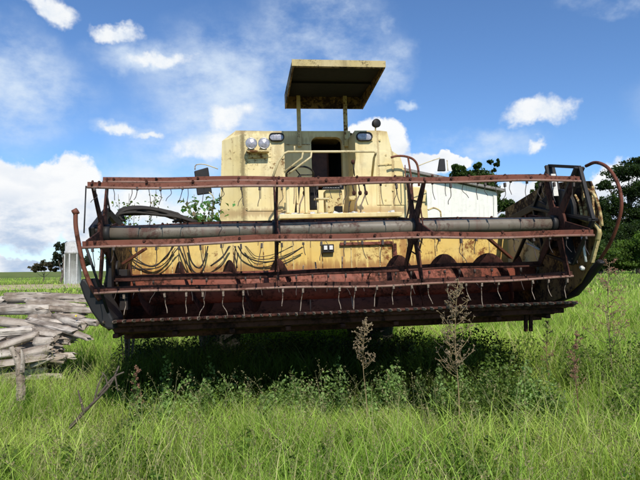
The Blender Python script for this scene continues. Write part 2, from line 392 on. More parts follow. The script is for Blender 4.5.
# eccentric black control wheel at the right end of the reel
mb = MB(); ex, ey, ez = 2.25, .06, 1.98
hexp = [(ex, ey-math.cos(R(a))*.54, ez+math.sin(R(a))*.54) for a in (48, -12, -72, -132, 168, 108)]
for i in range(6):
    mb.beam(hexp[i], hexp[(i+1) % 6], .03, .035, (1, 0, 0))
    mb.beam((ex, ey, ez), hexp[i], .03, .10, (1, 0, 0))
mb.lathe((ex-.03, ey, ez), (1, 0, 0), [(0, .02), (0, .24), (.06, .24), (.06, .02)], 20)
mb.build('eccentric_wheel', M['black'], C, bevel=.004)
mb = MB(); mb.prism([LX(*p, 2.29) for p in ((538, 236), (536, 205), (548, 193), (562, 190), (570, 198), (577, 214), (574, 236), (560, 246), (548, 250))], (.03, 0, 0)); mb.build('drive_shield', M['black'], C, bevel=.01)
mb = MB(); mb.beam(LX(553, 174, 2.17), LX(556, 196, 2.17), .012, .05, (1, 0, 0)); mb.build('link_bar', M['bone'], C)
# reel lift arms
for s_ in (-1, 1):
    x = 2.28 if s_ > 0 else -2.25
    mb = MB(); mb.beam((x, 1.42, 1.97), (x, .5, 2.12), .05, .08); mb.beam((x, .52, 2.12), (x, -.05, 1.88), .05, .09); mb.tube([(x, 0, 1.9), (x-s_*.1, 0, 1.9)], .04, 12)
    a = mb.build('reel_arm', M['black'], C, bevel=.006)
    mb = MB(); mb.tube([(x, 1.2, 1.45), (x, .62, 2.02)], .022, 10); mb.tube([(x, .9, 1.74), (x, .55, 2.08)], .012, 8); split_build(mb, 'lift_cylinder', M['black'], a)
# left end gear: chain drive, sprocket and dark clutter
mb = MB(); x = -HL+.04
mb.lathe((x, .0, 1.90), (1, 0, 0), [(0, .02), (0, .13), (.02, .13), (.02, .02)], 20)
mb.lathe((x, .55, 1.55), (1, 0, 0), [(0, .02), (0, .09), (.02, .09), (.02, .02)], 16)
mb.beam((x, .08, 1.98), (x, .60, 1.62), .015, .02); mb.beam((x, -.08, 1.80), (x, .50, 1.47), .015, .02)
mb.box((x, .25, 1.45), (.05, .09, .62)); mb.box((x+.06, .6, 1.35), (.08, .15, .4)); split_build(mb, 'reel_drive', M['black'], C, bevel=.004)
mb = MB(); mb.beam(LY(124, 263, -.02), LY(145, 249, -.2), .02, .05, (0, 1, 0)); mb.beam(LY(488, 238, -.3), LY(511, 258, .1), .02, .04, (0, 1, 0)); mb.beam(LY(424, 227, -.1), LY(438, 238, -.45), .02, .03, (0, 1, 0))
split_build(mb, 'reel_brace', M['red'], C)
# hoses looping over the back panel
hoses = [[(118, 246), (125, 262), (145, 270), (165, 264), (176, 248)], [(128, 246), (134, 257), (150, 266), (166, 258), (172, 246)],
         [(188, 246), (192, 262), (200, 268), (206, 258), (208, 246)], [(182, 246), (186, 256), (190, 268), (195, 276)],
         [(238, 246), (246, 256), (262, 262), (284, 258), (302, 247)], [(244, 246), (254, 258), (268, 259), (280, 253), (292, 246)], [(234, 246), (238, 255), (236, 268)],
         [(228, 246), (222, 256), (210, 266)]]
hoses += [[(p[0]+random.uniform(-3, 3), p[1]+(random.uniform(-4, 3) if 0 < i_ < len(h)-1 else 0)) for i_, p in enumerate(h)] for h in hoses for _ in range(1)]
for h in hoses:
    mb = MB(); mb.tube(arc([LY(px+random.uniform(-1, 1), py, 1.36-.03*random.random()) for px, py in h]), random.choice((.004, .006, .008)), 8); mb.build('hose', M['rubber'], bw)
a = LY(328, 248.5, 1.40); mb = MB(); mb.box(a, (.14, .05, .10)); sb = mb.build('socket_box', M['black'], C, bevel=.006)
for dx in (-.033, .033):
    mb = MB(); mb.box(a+Vector((dx, -.03, .008)), (.042, .02, .05)); mb.build('socket', M['white_plastic'], sb, bevel=.004)
# stand under the header
mb = MB()
for px in (526, 531):
    p = LY(px, 306, .2); mb.beam(p, p+Vector((.01, .05, -.26)), .03, .03, (0, 1, 0))
split_build(mb, 'parking_stand', M['darkrust'], C)

# --- feeder house
mb = MB(); mb.prism([(-.65, 1.44, 1.02), (.55, 1.44, 1.02), (.55, 3.3, 1.15), (-.65, 3.3, 1.15)], (0, .0, .75)); mb.build('feeder_house', M['cream_dirty'], C, bevel=.02)

# --- body hull
FY = 3.1
def F(px, py, ly=FY): return LY(px, py, ly)
RY = 3.72
xR = F(407, 192).x; zb = .62
xa, xb = F(284, 140).x, F(355, 140).x
zrec = F(320, 213).z
def R_(px, py): return LY(px, py, RY)
front = [F(244, 134), F(252, 131), F(283.5, 130.7), Vector((xa, FY, F(284, 131).z)), Vector((xa, FY, zrec)), Vector((xb, FY, zrec)), Vector((xb, FY, F(355, 130.6).z)), F(356, 130.6), F(379, 130.5), F(387, 131.5), F(392, 151), F(400, 156), F(405, 172), F(407, 192)]
front.pop(2); front.pop(6)
front += [Vector((xR, FY, zb)), Vector((F(242, 200).x, FY, zb))]
hole = []
hx0, hx1, hz1 = R_(311, 140).x, R_(342, 140).x, R_(325, 137).z; hz0 = R_(325, 190).z; rr = .10
for (cx, cz, a0) in ((hx1-rr, hz1-rr, 0), (hx0+rr, hz1-rr, 90), (hx0+.03, hz0+.03, 180), (hx1-.03, hz0+.03, 270)):
    q = rr if a0 < 180 else .03
    for k in range(5):
        a = R(a0+k*22.5); hole.append(Vector((cx+math.cos(a)*q, RY, cz+math.sin(a)*q)))
mb = holed(front, [])
ring2 = [Vector((p.x, RY+.02, p.z)) for p in front]
CY_ = 3.26; ring2[0] = F(222, 141, CY_); ring2[1] = F(236, 130.5, CY_); ring2[-1] = Vector((F(213.5, 205, CY_).x, CY_, zb))
n = len(front); k = len(mb.v); ztop = R_(320, 131).z
back = [Vector((p.x, 8.2, p.z)) for p in ring2]
mb.v += [tuple(p) for p in front]+[tuple(p) for p in ring2]
for i in range(n):
    j = (i+1) % n; mb.f.append((k+i, k+j, k+n+j, k+n+i)); mb.sm.append(False)
# rear block behind the recess, closed and level across the top
ro = [ring2[0], ring2[1], Vector((xa, RY+.02, ztop)), Vector((xb, RY+.02, ztop))]+[Vector(ring2[i]) for i in range(6, n)]
k = len(mb.v); m_ = len(ro); mb.v += [tuple(p) for p in ro]+[(p.x, 8.2, p.z) for p in ro]
for i in range(m_): mb.f.append((k+i, k+(i+1) % m_, k+m_+(i+1) % m_, k+m_+i)); mb.sm.append(False)
mb.f.append(tuple(k+m_+i for i in range(m_))); mb.sm.append(False)
rec = holed([Vector((xa-.05, RY, zrec-.1)), Vector((xb+.05, RY, zrec-.1)), Vector((xb+.05, RY, ztop)), Vector((xa-.05, RY, ztop))], [hole])
mb.add(rec.v, rec.f)
hk = len(mb.v); hn = len(hole); mb.v += [tuple(p) for p in hole]+[(p.x, RY+.14, p.z) for p in hole]
for i in range(hn): mb.f.append((hk+i, hk+(i+1) % hn, hk+hn+(i+1) % hn, hk+hn+i)); mb.sm.append(True)
M['hull'] = paint('body_cream_paint', (.74, .58, .26), (.78, .66, .37), (.32, .17, .06), .575, .67, .40, .5, gr=.28, bands=(
    (0, F(243, 160).x, .09, .8, (.22, .16, .07)), (0, F(278, 150).x, .14, .5, (.34, .22, .09)), (2, F(300, 131).z, .16, .45, (.34, .22, .09)), (2, F(300, 212).z, .14, .55, (.32, .17, .07)), (0, F(392, 150).x, .05, .6, (.3, .18, .07)), (0, F(378, 150).x, .04, .55, (.3, .18, .07))))
hull = mb.build('body_shell', M['hull'], C)
# cab hollow behind the opening, its shade painted in near-black
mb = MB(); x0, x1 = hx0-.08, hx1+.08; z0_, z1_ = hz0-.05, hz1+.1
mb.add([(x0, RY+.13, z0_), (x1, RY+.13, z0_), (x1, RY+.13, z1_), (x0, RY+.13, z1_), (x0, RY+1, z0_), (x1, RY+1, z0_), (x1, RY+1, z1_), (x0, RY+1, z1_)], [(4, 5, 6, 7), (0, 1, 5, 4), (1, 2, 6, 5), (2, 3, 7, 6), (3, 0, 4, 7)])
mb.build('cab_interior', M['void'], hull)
# left leg of body outline slopes in below: side apron
mb = MB()
# raised panels on the front
def panel(pts, name='panel', mat='cream', ly=FY-.012, th=.012, bev=.006):
    mb = MB(); mb.prism([F(*p, ly) for p in pts], (0, th-.002, 0)); return mb.build(name, M['hull' if mat == 'cream' else mat], hull, bevel=bev)
panel([(247, 211), (247, 160), (283, 160), (283, 211)])
panel([(249, 157), (249, 134), (271, 134), (271, 157)])
panel([(353, 178), (357, 150), (374, 150), (374, 178)])
panel([(377, 151), (388, 151), (392, 160), (392, 205), (377, 205)])
panel([(394, 176), (394, 160), (400, 160), (404, 176)])
panel([(394, 205), (394, 180), (405, 180), (406, 205)])
# bolts / hinges
mb = MB()
for px, py in ((247, 158), (283, 158), (247, 209), (282, 209), (386, 155), (386, 165), (386, 185), (386, 200), (393, 178), (393, 190), (372, 140), (380, 140)):
    p = F(px, py, FY-.02); mb.tube([p, p+Vector((0, .03, 0))], .016, 8)
split_build(mb, 'fastener', M['cream_dirty'], hull)
mb = MB(); mb.beam(F(286, 144.5, RY-.006), F(310, 144.5, RY-.006), .012, .012); mb.beam(F(343, 144.5, RY-.006), F(348, 144.5, RY-.006), .012, .012); mb.beam(F(378, 165, FY-.02), F(392, 164, FY-.02), .014, .018); split_build(mb, 'seam_strip', M['cream_dirty'], hull)
# side cover to the right
mb = MB(); a, b = LY(404, 186, 3.3), LY(427, 190, 3.3); mb.prism([a, LY(421, 187, 3.3), b, Vector((b.x+.01, 3.3, 1.5)), Vector((a.x, 3.3, 1.5))], (0, 2.5, 0)); mb.build('side_cover', M['cream'], C, bevel=.02)
mb = MB(); mb.beam(LY(405, 200, 3.28), LY(426, 201, 3.28), .015, .02); mb.tube(arc([LY(*p, 3.0) for p in ((428, 210), (434, 208), (440, 211), (441, 217))]), .013); split_build(mb, 'pipe_hook', M['cream_dirty'], C)
# lamps
def round_lamp(px, py, r, ly):
    p = LY(px, py, ly)
    mb = MB(); mb.lathe(p, (0, -1, 0), [(-.11, .03), (-.08, r*.75), (0, r), (.012, r*1.04), (.018, r*.97), (.016, r*.9)], 24); h = mb.build('headlight', M['chrome'], C)
    mb = MB(); mb.lathe(p, (0, -1, 0), [(.014, r*.92), (.028, r*.6), (.034, 0)], 24); mb.build('headlight_glass', M['lens'], h)
    return p
r = 5.6/FPX*8.2
p1 = round_lamp(251.3, 143.5, r, 2.93); p2 = round_lamp(264, 143.5, r, 2.93)
mb = MB(); mb.box((p1+p2)/2+Vector((0, .06, -r-.025)), (.33, .12, .03)); mb.build('lamp_bracket', M['cream_dirty'], C, bevel=.008)
q = (p1+p2)/2; mb = MB(); mb.box(Vector((q.x, FY-.02, q.z-.145)), (.30, .05, .085)); mb.build('lamp_recess_trim', M['cream_dirty'], C, bevel=.035)
def oval_lamp(px, py, w, h):
    p = F(px, py); o = []; i_ = []
    for k in range(28):
        a = 2*math.pi*k/28; cx = (w-h)*(1 if math.cos(a) > 0 else -1); o.append(Vector((p.x+cx+math.cos(a)*h, 0, p.z+math.sin(a)*h))); i_.append(Vector((p.x+cx+math.cos(a)*h*.78, 0, p.z+math.sin(a)*h*.78)))
    mb = MB(); n = 28
    vs = [(v.x, FY, v.z) for v in o]+[(v.x, FY-.05, v.z) for v in o]+[(v.x, FY-.05, v.z) for v in i_]+[(v.x, FY-.03, v.z) for v in i_]
    mb.add(vs, [(r_*n+i, r_*n+(i+1) % n, (r_+1)*n+(i+1) % n, (r_+1)*n+i) for r_ in range(3) for i in range(n)], True); L = mb.build('oval_lamp', M['black'], C)
    mb = MB(); mb.add([(v.x, FY-.032, v.z) for v in i_]+[(p.x, FY-.045, p.z)], [(i, (i+1) % n, n) for i in range(n)], True); mb.build('lamp_glass', M['lens'], L)
oval_lamp(276.5, 137.5, .115, .062); oval_lamp(364, 137, .125, .068)
# beacon/work lamp on top
p = LY(376, 123.5, 3.3); mb = MB(); mb.lathe(p, (.25, -1, 0), [(-.09, .01), (-.07, .04), (-.02, .064), (.03, .07), (.04, .058), (.042, .0)], 20); wl = mb.build('work_lamp', M['black'], C)
mb = MB(); mb.tube([LY(375.5, 132, 3.3), LY(375.5, 126, 3.3)], .012); mb.build('stem', M['cream_dirty'], wl)
# canopy
cf, cr = 2.2, 3.72
A, B = LY(292, 60, cf), LY(385, 60.5, cf); zt = A.z-.01; wx = (A.x, B.x)
zt2 = zt+.02
mb = MB()
mb.box(((A.x+B.x)/2, (cf+cr)/2, zt+.0), (B.x-A.x, cr-cf, .03))
zr = LY(320, 109, cr-.01).z; 
mb.prism([(A.x, cf, zt-.015), (A.x, cr, zt-.015), (A.x, cr, zr), (A.x, cf, zt-.085)], (.025, 0, 0))
mb.prism([(B.x-.025, cf, zt-.015), (B.x-.025, cr, zt-.015), (B.x-.025, cr, zr), (B.x-.025, cf, zt-.085)], (.025, 0, 0))
mb.box(((A.x+B.x)/2, cf+.012, zt-.045), (B.x-A.x-.054, .024, .078)); mb.box(((A.x+B.x)/2, cr-.012, (zt-.015+zr)/2), (B.x-A.x-.054, .024, zt-.019-zr))
can = mb.build('canopy', M['canopy'] if 'canopy' in M else M['shaded_yellow'], C, bevel=.004)
M['canopy'] = paint('lichen_canopy', (.50, .38, .16), (.55, .44, .24), (.14, .10, .05), .52, .62, .5, .7, 8)
mb = MB(); mb.box(((A.x+B.x)/2, cf-.006, zt-.028), (B.x-A.x+.01, .010, .09)); mb.build('canopy_edge', M['canopy'], can)
mb = MB(); mb.box(((A.x+B.x)/2, (cf+cr)/2, zt-.022), (B.x-A.x-.06, cr-cf-.06, .012)); mb.box(((A.x+B.x)/2, (cf+cr)/2, zt-.045), (B.x-A.x-.06, .04, .03)); mb.build('canopy_lining', M['void'], can)
for px in (298.5, 345):
    a = LY(px, 108, 3.66); mb = MB(); mb.box((a.x, 3.66, (zt+F(300, 140).z)/2), (.062, .062, zt-F(300, 140).z-.04)); mb.build('canopy_post', M['cream_dirty'], C, bevel=.006)
# handrails
mb = MB(); hy = 2.35
mb.tube([LY(272, 180, hy), LY(278, 162, hy), LY(284, 153.5, hy), LY(288, 151.8, hy), LY(374, 151.5, hy), LY(376, 153, hy), LY(374, 158, hy+.1), LY(372, 176, hy+.3)], .017, 10)
mb.tube([LY(294.5, 151.8, hy), LY(294.5, 146, hy)], .012); mb.build('handrail', M['cream_rail'], C)
mb = MB(); mb.tube([LY(284, 172, hy), LY(302, 158, hy), LY(303, 152, hy)], .014); mb.tube([LY(288, 174, hy-.05), LY(311, 157, hy-.05), LY(311.5, 152, hy)], .014); split_build(mb, 'ladder_rail', M['cream_rail'], C)
mb = MB(); mb.tube(arc([LY(*p, 2.9) for p in ((391, 157.5), (397, 156), (406, 156.5), (414, 160), (418, 168), (419, 186))]), .017, 10); mb.tube([LY(408, 157, 2.9), LY(411, 176, 2.85), LY(413, 200, 2.8)], .015); mb.tube([LY(405, 165, 2.9), LY(406, 190, 2.9)], .008)
split_build(mb, 'grab_rail', M['red'], C)
# mirrors
def mirror(pts, ly, armpts, mat='black'):
    mb = MB(); P = [LY(*p, ly) for p in pts]; mb.prism(P, (0, .05, 0)); m = mb.build('mirror', M['black'], C, bevel=.012)
    c = sum(P, Vector())/len(P); mb = MB(); mb.prism([c+(p-c)*.86+Vector((0, .048, 0)) for p in P], (0, .006, 0)); mb.build('mirror_glass', M['mirrorglass'], m)
    mb = MB()
    for a in armpts: mb.tube(arc([LY(*p, ly) for p in a], 3), .007)
    split_build(mb, 'mirror_arm', M['cream_rail'], m)
mirror([(194, 171), (197, 195), (212, 193), (208, 167)], 2.6, [[(195, 170), (196, 165), (205, 164.5), (218, 169)], [(209, 192), (214, 198), (213, 206)]])
mirror([(438, 171), (440, 158.5), (445, 158.5), (446, 171)], 2.8, [[(418, 166), (428, 162), (440, 158)], [(447, 160), (448, 171)]])
# deck and its fittings
dz = LY(330, 214, 2.3).z
a, b = LY(279, 214, 2.2), LY(402, 214, 2.2)
mb = MB(); mb.box(((a.x+b.x)/2, 2.64, dz-.03), (b.x-a.x, .9, .06)); dk = mb.build('deck', M['cream'], C, bevel=.01)
mb = MB(); mb.box(((a.x+b.x)/2, 2.68, (dz-.062+1.2)/2), (b.x-a.x-.04, .8, dz-.062-1.2)); mb.build('deck_support', M['cream_dirty'], C, bevel=.01)
mb = MB()
for k in range(60):
    x = random.uniform(a.x+.05, b.x-.05); s_ = random.uniform(.015, .05); mb.box((x, random.uniform(2.22, 2.7), dz+s_*.3), (s_*1.6, s_, s_*.7), Matrix.Rotation(random.uniform(0, 3), 3, 'Z') @ Matrix.Rotation(random.uniform(-.4, .4), 3, 'X'))
tag(mb.build('deck_debris', M['bone'], dk), kind='stuff')
for (px, py, lean) in ((353, 162, 0), (352.5, 184, 1), (358.5, 184, 1), (364.5, 184, 1), (303, 184, -1)):
    p = LY(px, py, 2.6); q = LY(px+1.5, 193 if py > 170 else 176, 2.6); mb = MB(); mb.tube([p, q], .009, 8); lv = mb.build('control_lever', M['black'], C)
    mb = MB(); c_ = q if py > 170 else p; mb.lathe(c_, (0, 0, 1), [(-.035, .005), (-.025, .022), (0, .028), (.025, .022), (.035, .005)], 12); mb.build('knob', M['darkrust'], lv)
    if py > 170: mb = MB(); mb.tube([q, LY(px-3, 204, 2.6), LY(px-4, 214, 2.6)], .010, 8); mb.build('lever_linkage', M['tine'], lv)
def postbox(x0, y0, x1, y1, ly, d, mat, name, bev=.008):
    p, q = LY(x0, y0, ly), LY(x1, y1, ly); mb = MB(); mb.box(((p.x+q.x)/2, ly+d/2, (p.z+q.z)/2), (q.x-p.x, d, p.z-q.z)); return mb.build(name, M[mat], C, bevel=bev)
postbox(325, 190, 343, 213, 2.85, .2, 'cream_dirty', 'seat_box', .02)
postbox(286, 184, 290, 213, 2.5, .1, 'cream', 'console_bracket'); postbox(296, 182, 299, 213, 2.55, .1, 'cream', 'console_bracket'); postbox(304.5, 183, 308, 213, 2.5, .1, 'cream', 'console_bracket')
postbox(310, 183, 319, 209, 2.9, .15, 'void', 'gap_shade_box'); postbox(335, 206, 343, 213.5, 2.6, .1, 'void', 'pedal_shade_box')  # solid boxes painted near-black to stand for shade in the deck gaps
pb = postbox(349, 196, 356, 200, 2.5, .08, 'cream_dirty', 'lever_plate'); 
mb = MB(); p = LY(321.5, 199, 2.4); mb.box(p, (.20, .10, .02)); a1 = LY(318, 213, 2.4); a2 = LY(327, 213, 2.4)
mb.tube([(a1.x, 2.4, dz), (a1.x, 2.4, p.z)], .012); mb.tube([(a2.x, 2.4, dz), (a2.x, 2.4, p.z)], .012); mb.build('foot_pedal', M['cream_rail'], C)
pl = postbox(322, 181, 344, 189.5, 2.8, .015, 'black', 'instrument_plate', .003)
mb = MB()
for row in range(3):
    px = 323.5
    while px < 342:
        w = random.uniform(.6, 2.2); a = LY(px, 184+row*1.9, 2.79); b = LY(px+w, 184+row*1.9, 2.79); mb.beam(a, b, .004, .008, (0, 1, 0)); px += w+.7
mb.build('worn_marking', M['bone'], pl)
# seat inside the opening
mb = MB(); p = LY(322, 160, 4.1); mb.box((p.x-.04, 4.2, p.z-.14), (.34, .12, .60)); mb.box((p.x-.04, 4.0, p.z-.46), (.38, .4, .10)); mb.build('operator_seat', M['seat'], C, bevel=.045)
# clutter behind left panel: steering column + wheel
mb = MB(); c_ = LY(300, 175, 2.55); mb.tube([LY(296, 213, 2.6), c_], .022, 10); sw = mb.build('steering_column', M['black'], C)
mb = MB(); mb.tube([c_+Vector((math.cos(t)*.19, math.sin(t)*.17, math.sin(t)*-.09)) for t in np.linspace(0, 2*math.pi, 25)], .013, 8, cap=False)
for t in (0, 2.1, 4.2): mb.tube([c_, c_+Vector((math.cos(t)*.19, math.sin(t)*.17, math.sin(t)*-.09))], .009, 6)
mb.build('steering_wheel', M['black'], sw)
# wheels
def wheel(x, y, r, w):
    e = bpy.data.objects.new('wheel', None); e.parent = C; e.location = (x, y, r+.0); col.objects.link(e)
    mb = MB(); h = w/2; mb.lathe((0, 0, 0), (1, 0, 0), [(-h*.8, r*.6), (-h, r*.72), (-h, r*.9), (-h*.8, r*.97), (0, r), (h*.8, r*.97), (h, r*.9), (h, r*.72), (h*.8, r*.6)], 36)
    for k in range(22):
        a = 2*math.pi*k/22
        for s_ in (-1, 1):
            aa = a+(.14 if s_ > 0 else 0); rot = Matrix.Rotation(aa, 3, 'X') @ Matrix.Rotation(s_*.55, 3, 'Z')
            mb.box(Matrix.Rotation(aa, 3, 'X') @ Vector((s_*h*.5, 0, r+.005)), (h*1.05, .045, .06), Matrix.Rotation(aa, 3, 'X') @ Matrix.Rotation(s_*.55, 3, 'Z'))
    mb.build('tyre', M['rubber'], e)
    mb = MB(); mb.lathe((0, 0, 0), (1, 0, 0), [(-h*.8, r*.6), (-h*.5, r*.55), (-h*.1, r*.5), (-h*.05, .06), (h*.05, .06), (h*.1, r*.5), (h*.5, r*.55), (h*.8, r*.6)], 30); mb.build('rim', M['cream_dirty'], e)
for s_ in (-1, 1): wheel(s_*1.18-.1, 4.0, .80, .5); wheel(s_*.95-.1, 7.4, .5, .32)
mb = MB(); mb.box((-.1, 4.0, .85), (2.0, .3, .3)); mb.box((-.1, 7.4, .55), (1.7, .14, .14)); mb.box((-.1, 7.3, .9), (.3, .3, .7)); mb.box((-.1, 5.5, 1.1), (1.5, 4, .3)); split_build(mb, 'axle', M['black'], C, bevel=.01)

# ============================================================ things lying on it
mb = MB()
for k in range(17):
    y = 1.5+random.uniform(-.16, .22); j = random.uniform(-3, 3); u = random.random()
    pts = [(113+j+k*.8, 221), (122+j, 215-6*u), (138+j*2, 212-5*u+random.uniform(-1, 3)), (155+j*2, 214-6*u), (174-j*2, 218-5*u), (197-k*1.5, 222)]
    mb.tube(arc([LY(px, min(py, 222), y+random.uniform(-.05, .05)) for px, py in pts]), random.uniform(.010, .022), 7, jit=.12)
o = mb.build('hose_bundle', M['rubber']); o.matrix_world = MM; tag(o, 'tangle of black rubber hose lying on top of the header behind the reel', 'hose bundle')

# ============================================================ world, sun
sun_dir = Vector((.26, -1.05, 1)).normalized()
sd = bpy.data.lights.new('sun', 'SUN'); sd.energy = 4.5; sd.angle = R(.5); sd.color = (1, .955, .88)
so = bpy.data.objects.new('sun', sd); so.rotation_euler = sun_dir.to_track_quat('Z', 'Y').to_euler(); so.location = (3, -6, 12); col.objects.link(so)
w = bpy.data.worlds.new('World'); sc.world = w; w.use_nodes = True; nt = w.node_tree; nt.nodes.clear()
out = N(nt, 'ShaderNodeOutputWorld'); bg = N(nt, 'ShaderNodeBackground'); bg.inputs[1].default_value = .12; nt.links.new(bg.outputs[0], out.inputs[0])
sky = N(nt, 'ShaderNodeTexSky', sky_type='NISHITA'); sky.sun_disc = False; sky.sun_elevation = math.asin(sun_dir.z); sky.sun_rotation = math.atan2(sun_dir.x, sun_dir.y)
sky.altitude = 900; sky.air_density = 1.0; sky.dust_density = .4; sky.ozone_density = 2.2
tc = N(nt, 'ShaderNodeTexCoord').outputs['Generated']
sep = N(nt, 'ShaderNodeSeparateXYZ'); nt.links.new(tc, sep.inputs[0])
az = mth(nt, 'ARCTAN2', sep.outputs[0], sep.outputs[1]); el = mth(nt, 'ARCSINE', sep.outputs[2])
cv = N(nt, 'ShaderNodeCombineXYZ'); nt.links.new(az, cv.inputs[0]); nt.links.new(el, cv.inputs[1])
# noise domain warp on the sphere
w1 = N(nt, 'ShaderNodeTexNoise'); w1.inputs['Scale'].default_value = 9; w1.inputs['Detail'].default_value = 5; w1.inputs['Roughness'].default_value = .6; nt.links.new(tc, w1.inputs['Vector'])
sub = N(nt, 'ShaderNodeVectorMath', operation='SUBTRACT'); nt.links.new(w1.outputs['Color'], sub.inputs[0]); sub.inputs[1].default_value = (.5, .5, .5)
scl = N(nt, 'ShaderNodeVectorMath', operation='SCALE'); nt.links.new(sub.outputs[0], scl.inputs[0]); scl.inputs['Scale'].default_value = .11
wv = N(nt, 'ShaderNodeVectorMath', operation='ADD'); nt.links.new(cv.outputs[0], wv.inputs[0]); nt.links.new(scl.outputs[0], wv.inputs[1])
def blob(px, py, rx, ry, vec):
    d = ray(px, py).normalized(); a0 = math.atan2(d.x, d.y); e0 = math.asin(d.z)
    s_ = N(nt, 'ShaderNodeVectorMath', operation='SUBTRACT'); nt.links.new(vec, s_.inputs[0]); s_.inputs[1].default_value = (a0, e0, 0)
    m_ = N(nt, 'ShaderNodeVectorMath', operation='MULTIPLY'); nt.links.new(s_.outputs[0], m_.inputs[0]); m_.inputs[1].default_value = (FPX/rx, FPX/ry, 0)
    l_ = N(nt, 'ShaderNodeVectorMath', operation='LENGTH'); nt.links.new(m_.outputs[0], l_.inputs[0])
    return mth(nt, 'SUBTRACT', 1.0, l_.outputs['Value'])
def union(bl, vec):
    r_ = None
    for b_ in bl:
        v = blob(*b_, vec); r_ = v if r_ is None else mth(nt, 'SMOOTH_MAX', r_, v, .15)
    return r_
cum = union([(15, 200, 58, 42), (62, 188, 34, 34), (92, 226, 24, 20), (-80, 190, 70, 60), (0, 262, 60, 10),
             (372, 142, 34, 26), (402, 165, 44, 18), (445, 160, 26, 9), (520, 205, 60, 24), (560, 215, 60, 26), (615, 190, 26, 34), (700, 200, 70, 30)], wv.outputs[0])
fine = nz(nt, tc, 26, 5, .65); cm = ss(nt, mth(nt, 'ADD', cum, mth(nt, 'MULTIPLY', mth(nt, 'SUBTRACT', fine, .5), .55)), -.05, .17)
wis = union([(0, 85, 75, 45), (245, 85, 100, 60), (320, 40, 70, 60), (200, 145, 70, 50), (130, 130, 34, 8), (150, 55, 50, 18), (620, 3, 40, 8), (388, 20, 10, 12), (348, 6, 8, 6), (410, 104, 10, 5), (470, 145, 60, 14), (120, 215, 200, 45), (390, 65, 26, 24), (-150, 60, 90, 60), (800, 80, 90, 40)], wv.outputs[0])
wn = nz(nt, tc, 6, 6, .62, (1, 1, 1.6))
wm = mth(nt, 'MULTIPLY', ss(nt, wis, -.4, .6), ss(nt, wn, .30, .72)); wm = mth(nt, 'MULTIPLY', wm, .95, clamp=True)
sml = union([(538, 112, 30, 12), (536, 143, 9, 7), (50, 8, 26, 12), (228, 122, 26, 15), (205, 150, 40, 18), (158, 58, 34, 9), (115, 25, 24, 9), (150, 212, 100, 18), (120, 130, 16, 6), (146, 134, 12, 5)], wv.outputs[0])
sm_ = mth(nt, 'MULTIPLY', ss(nt, mth(nt, 'ADD', sml, mth(nt, 'MULTIPLY', mth(nt, 'SUBTRACT', fine, .5), 1.1)), -.1, .62), .93)
shade = ss(nt, nz(nt, tc, 7, 6, .6, (1, 1, 2.2)), .40, .62)
low = ss(nt, el, .15, .07)
shf = mth(nt, 'MAXIMUM', mth(nt, 'MULTIPLY', mth(nt, 'MULTIPLY', shade, low), .95), mth(nt, 'MULTIPLY', ss(nt, nz(nt, tc, 13, 5, .55, (1, 1, 1.8)), .45, .66), .22))
ccol = mix(nt, shf, (8.1, 8.2, 8.3), (3.6, 4.7, 6.4))
tint = mix(nt, 1.0, sky.outputs[0], (.80, 1.04, 1.30), 'MULTIPLY')
c1 = mix(nt, wm, tint, (6.2, 7.1, 8.1)); c2 = mix(nt, cm, c1, ccol); c2 = mix(nt, sm_, c2, mix(nt, ss(nt, fine, .3, .65), (6.6, 7.2, 7.9), (8.2, 8.3, 8.3)))
nt.links.new(c2, bg.inputs[0]); w.cycles.sampling_method = 'NONE'

# ============================================================ ground
def hgt(x, y):
    d = math.hypot(x, y-6); return (noise.noise(Vector((x*.05, y*.05, 3)))*.5*min(1, max(0, (d-14)/30)) + .03*noise.noise(Vector((x*.7, y*.7, 0))))*min(1, 220/max(1, d))
mb = MB(); rings = [0]+[.6*1.13**k for k in range(72)]; ns = 96; vs = [(0, 6, hgt(0, 6))]
for r_ in rings[1:]:
    for j in range(ns):
        t = 2*math.pi*j/ns; x, y = r_*math.cos(t), 6+r_*math.sin(t); vs.append((x, y, hgt(x, y)))
fs = [(0, 1+j, 1+(j+1) % ns) for j in range(ns)]
for i in range(len(rings)-2):
    a = 1+i*ns; fs += [(a+j, a+ns+j, a+ns+(j+1) % ns, a+(j+1) % ns) for j in range(ns)]
mb.add(vs, fs, True)
m, gnt, b, _ = newmat('meadow_ground'); gtc = N(gnt, 'ShaderNodeTexCoord').outputs['Object']
gc = mix(gnt, ss(gnt, nz(gnt, gtc, .12, 6, .65), .35, .65), (.11, .165, .03), (.20, .23, .065))
gc = mix(gnt, mth(gnt, 'MULTIPLY', ss(gnt, nz(gnt, gtc, 2.5, 6, .7), .45, .7), .6), gc, (.05, .07, .02))
gc = mix(gnt, ss(gnt, nz(gnt, gtc, .035, 5, .6, (1, 2.5, 1)), .52, .66), gc, (.22, .20, .08))
gnt.links.new(gc, b.inputs['Base Color']); b.inputs['Roughness'].default_value = 1; b.inputs['Specular IOR Level'].default_value = .1
bump(gnt, b, nz(gnt, gtc, 4, 8, .75), 1, .15)
g = mb.build('ground', m); tag(g, kind='structure')
# bare earth strip across the far field
mb = MB(); n = 30; vs = []
for i in range(n+1):
    x = -75+68*i/n; y0 = 46+2*noise.noise(Vector((x*.2, 1, 0)))+.03*x; y1 = 60+3*noise.noise(Vector((x*.2, 9, 0)))
    for k in range(5):
        y = y0+(y1-y0)*k/4; vs.append((x, y, hgt(x, y)+.05))
mb.add(vs, [(5*i+k, 5*i+5+k, 5*i+6+k, 5*i+k+1) for i in range(n) for k in range(4)], True)
o = mb.build('bare_field', simple('reddish_bare_soil', (.46, .36, .20), .95, 0, .8, .35)); tag(o, kind='structure')

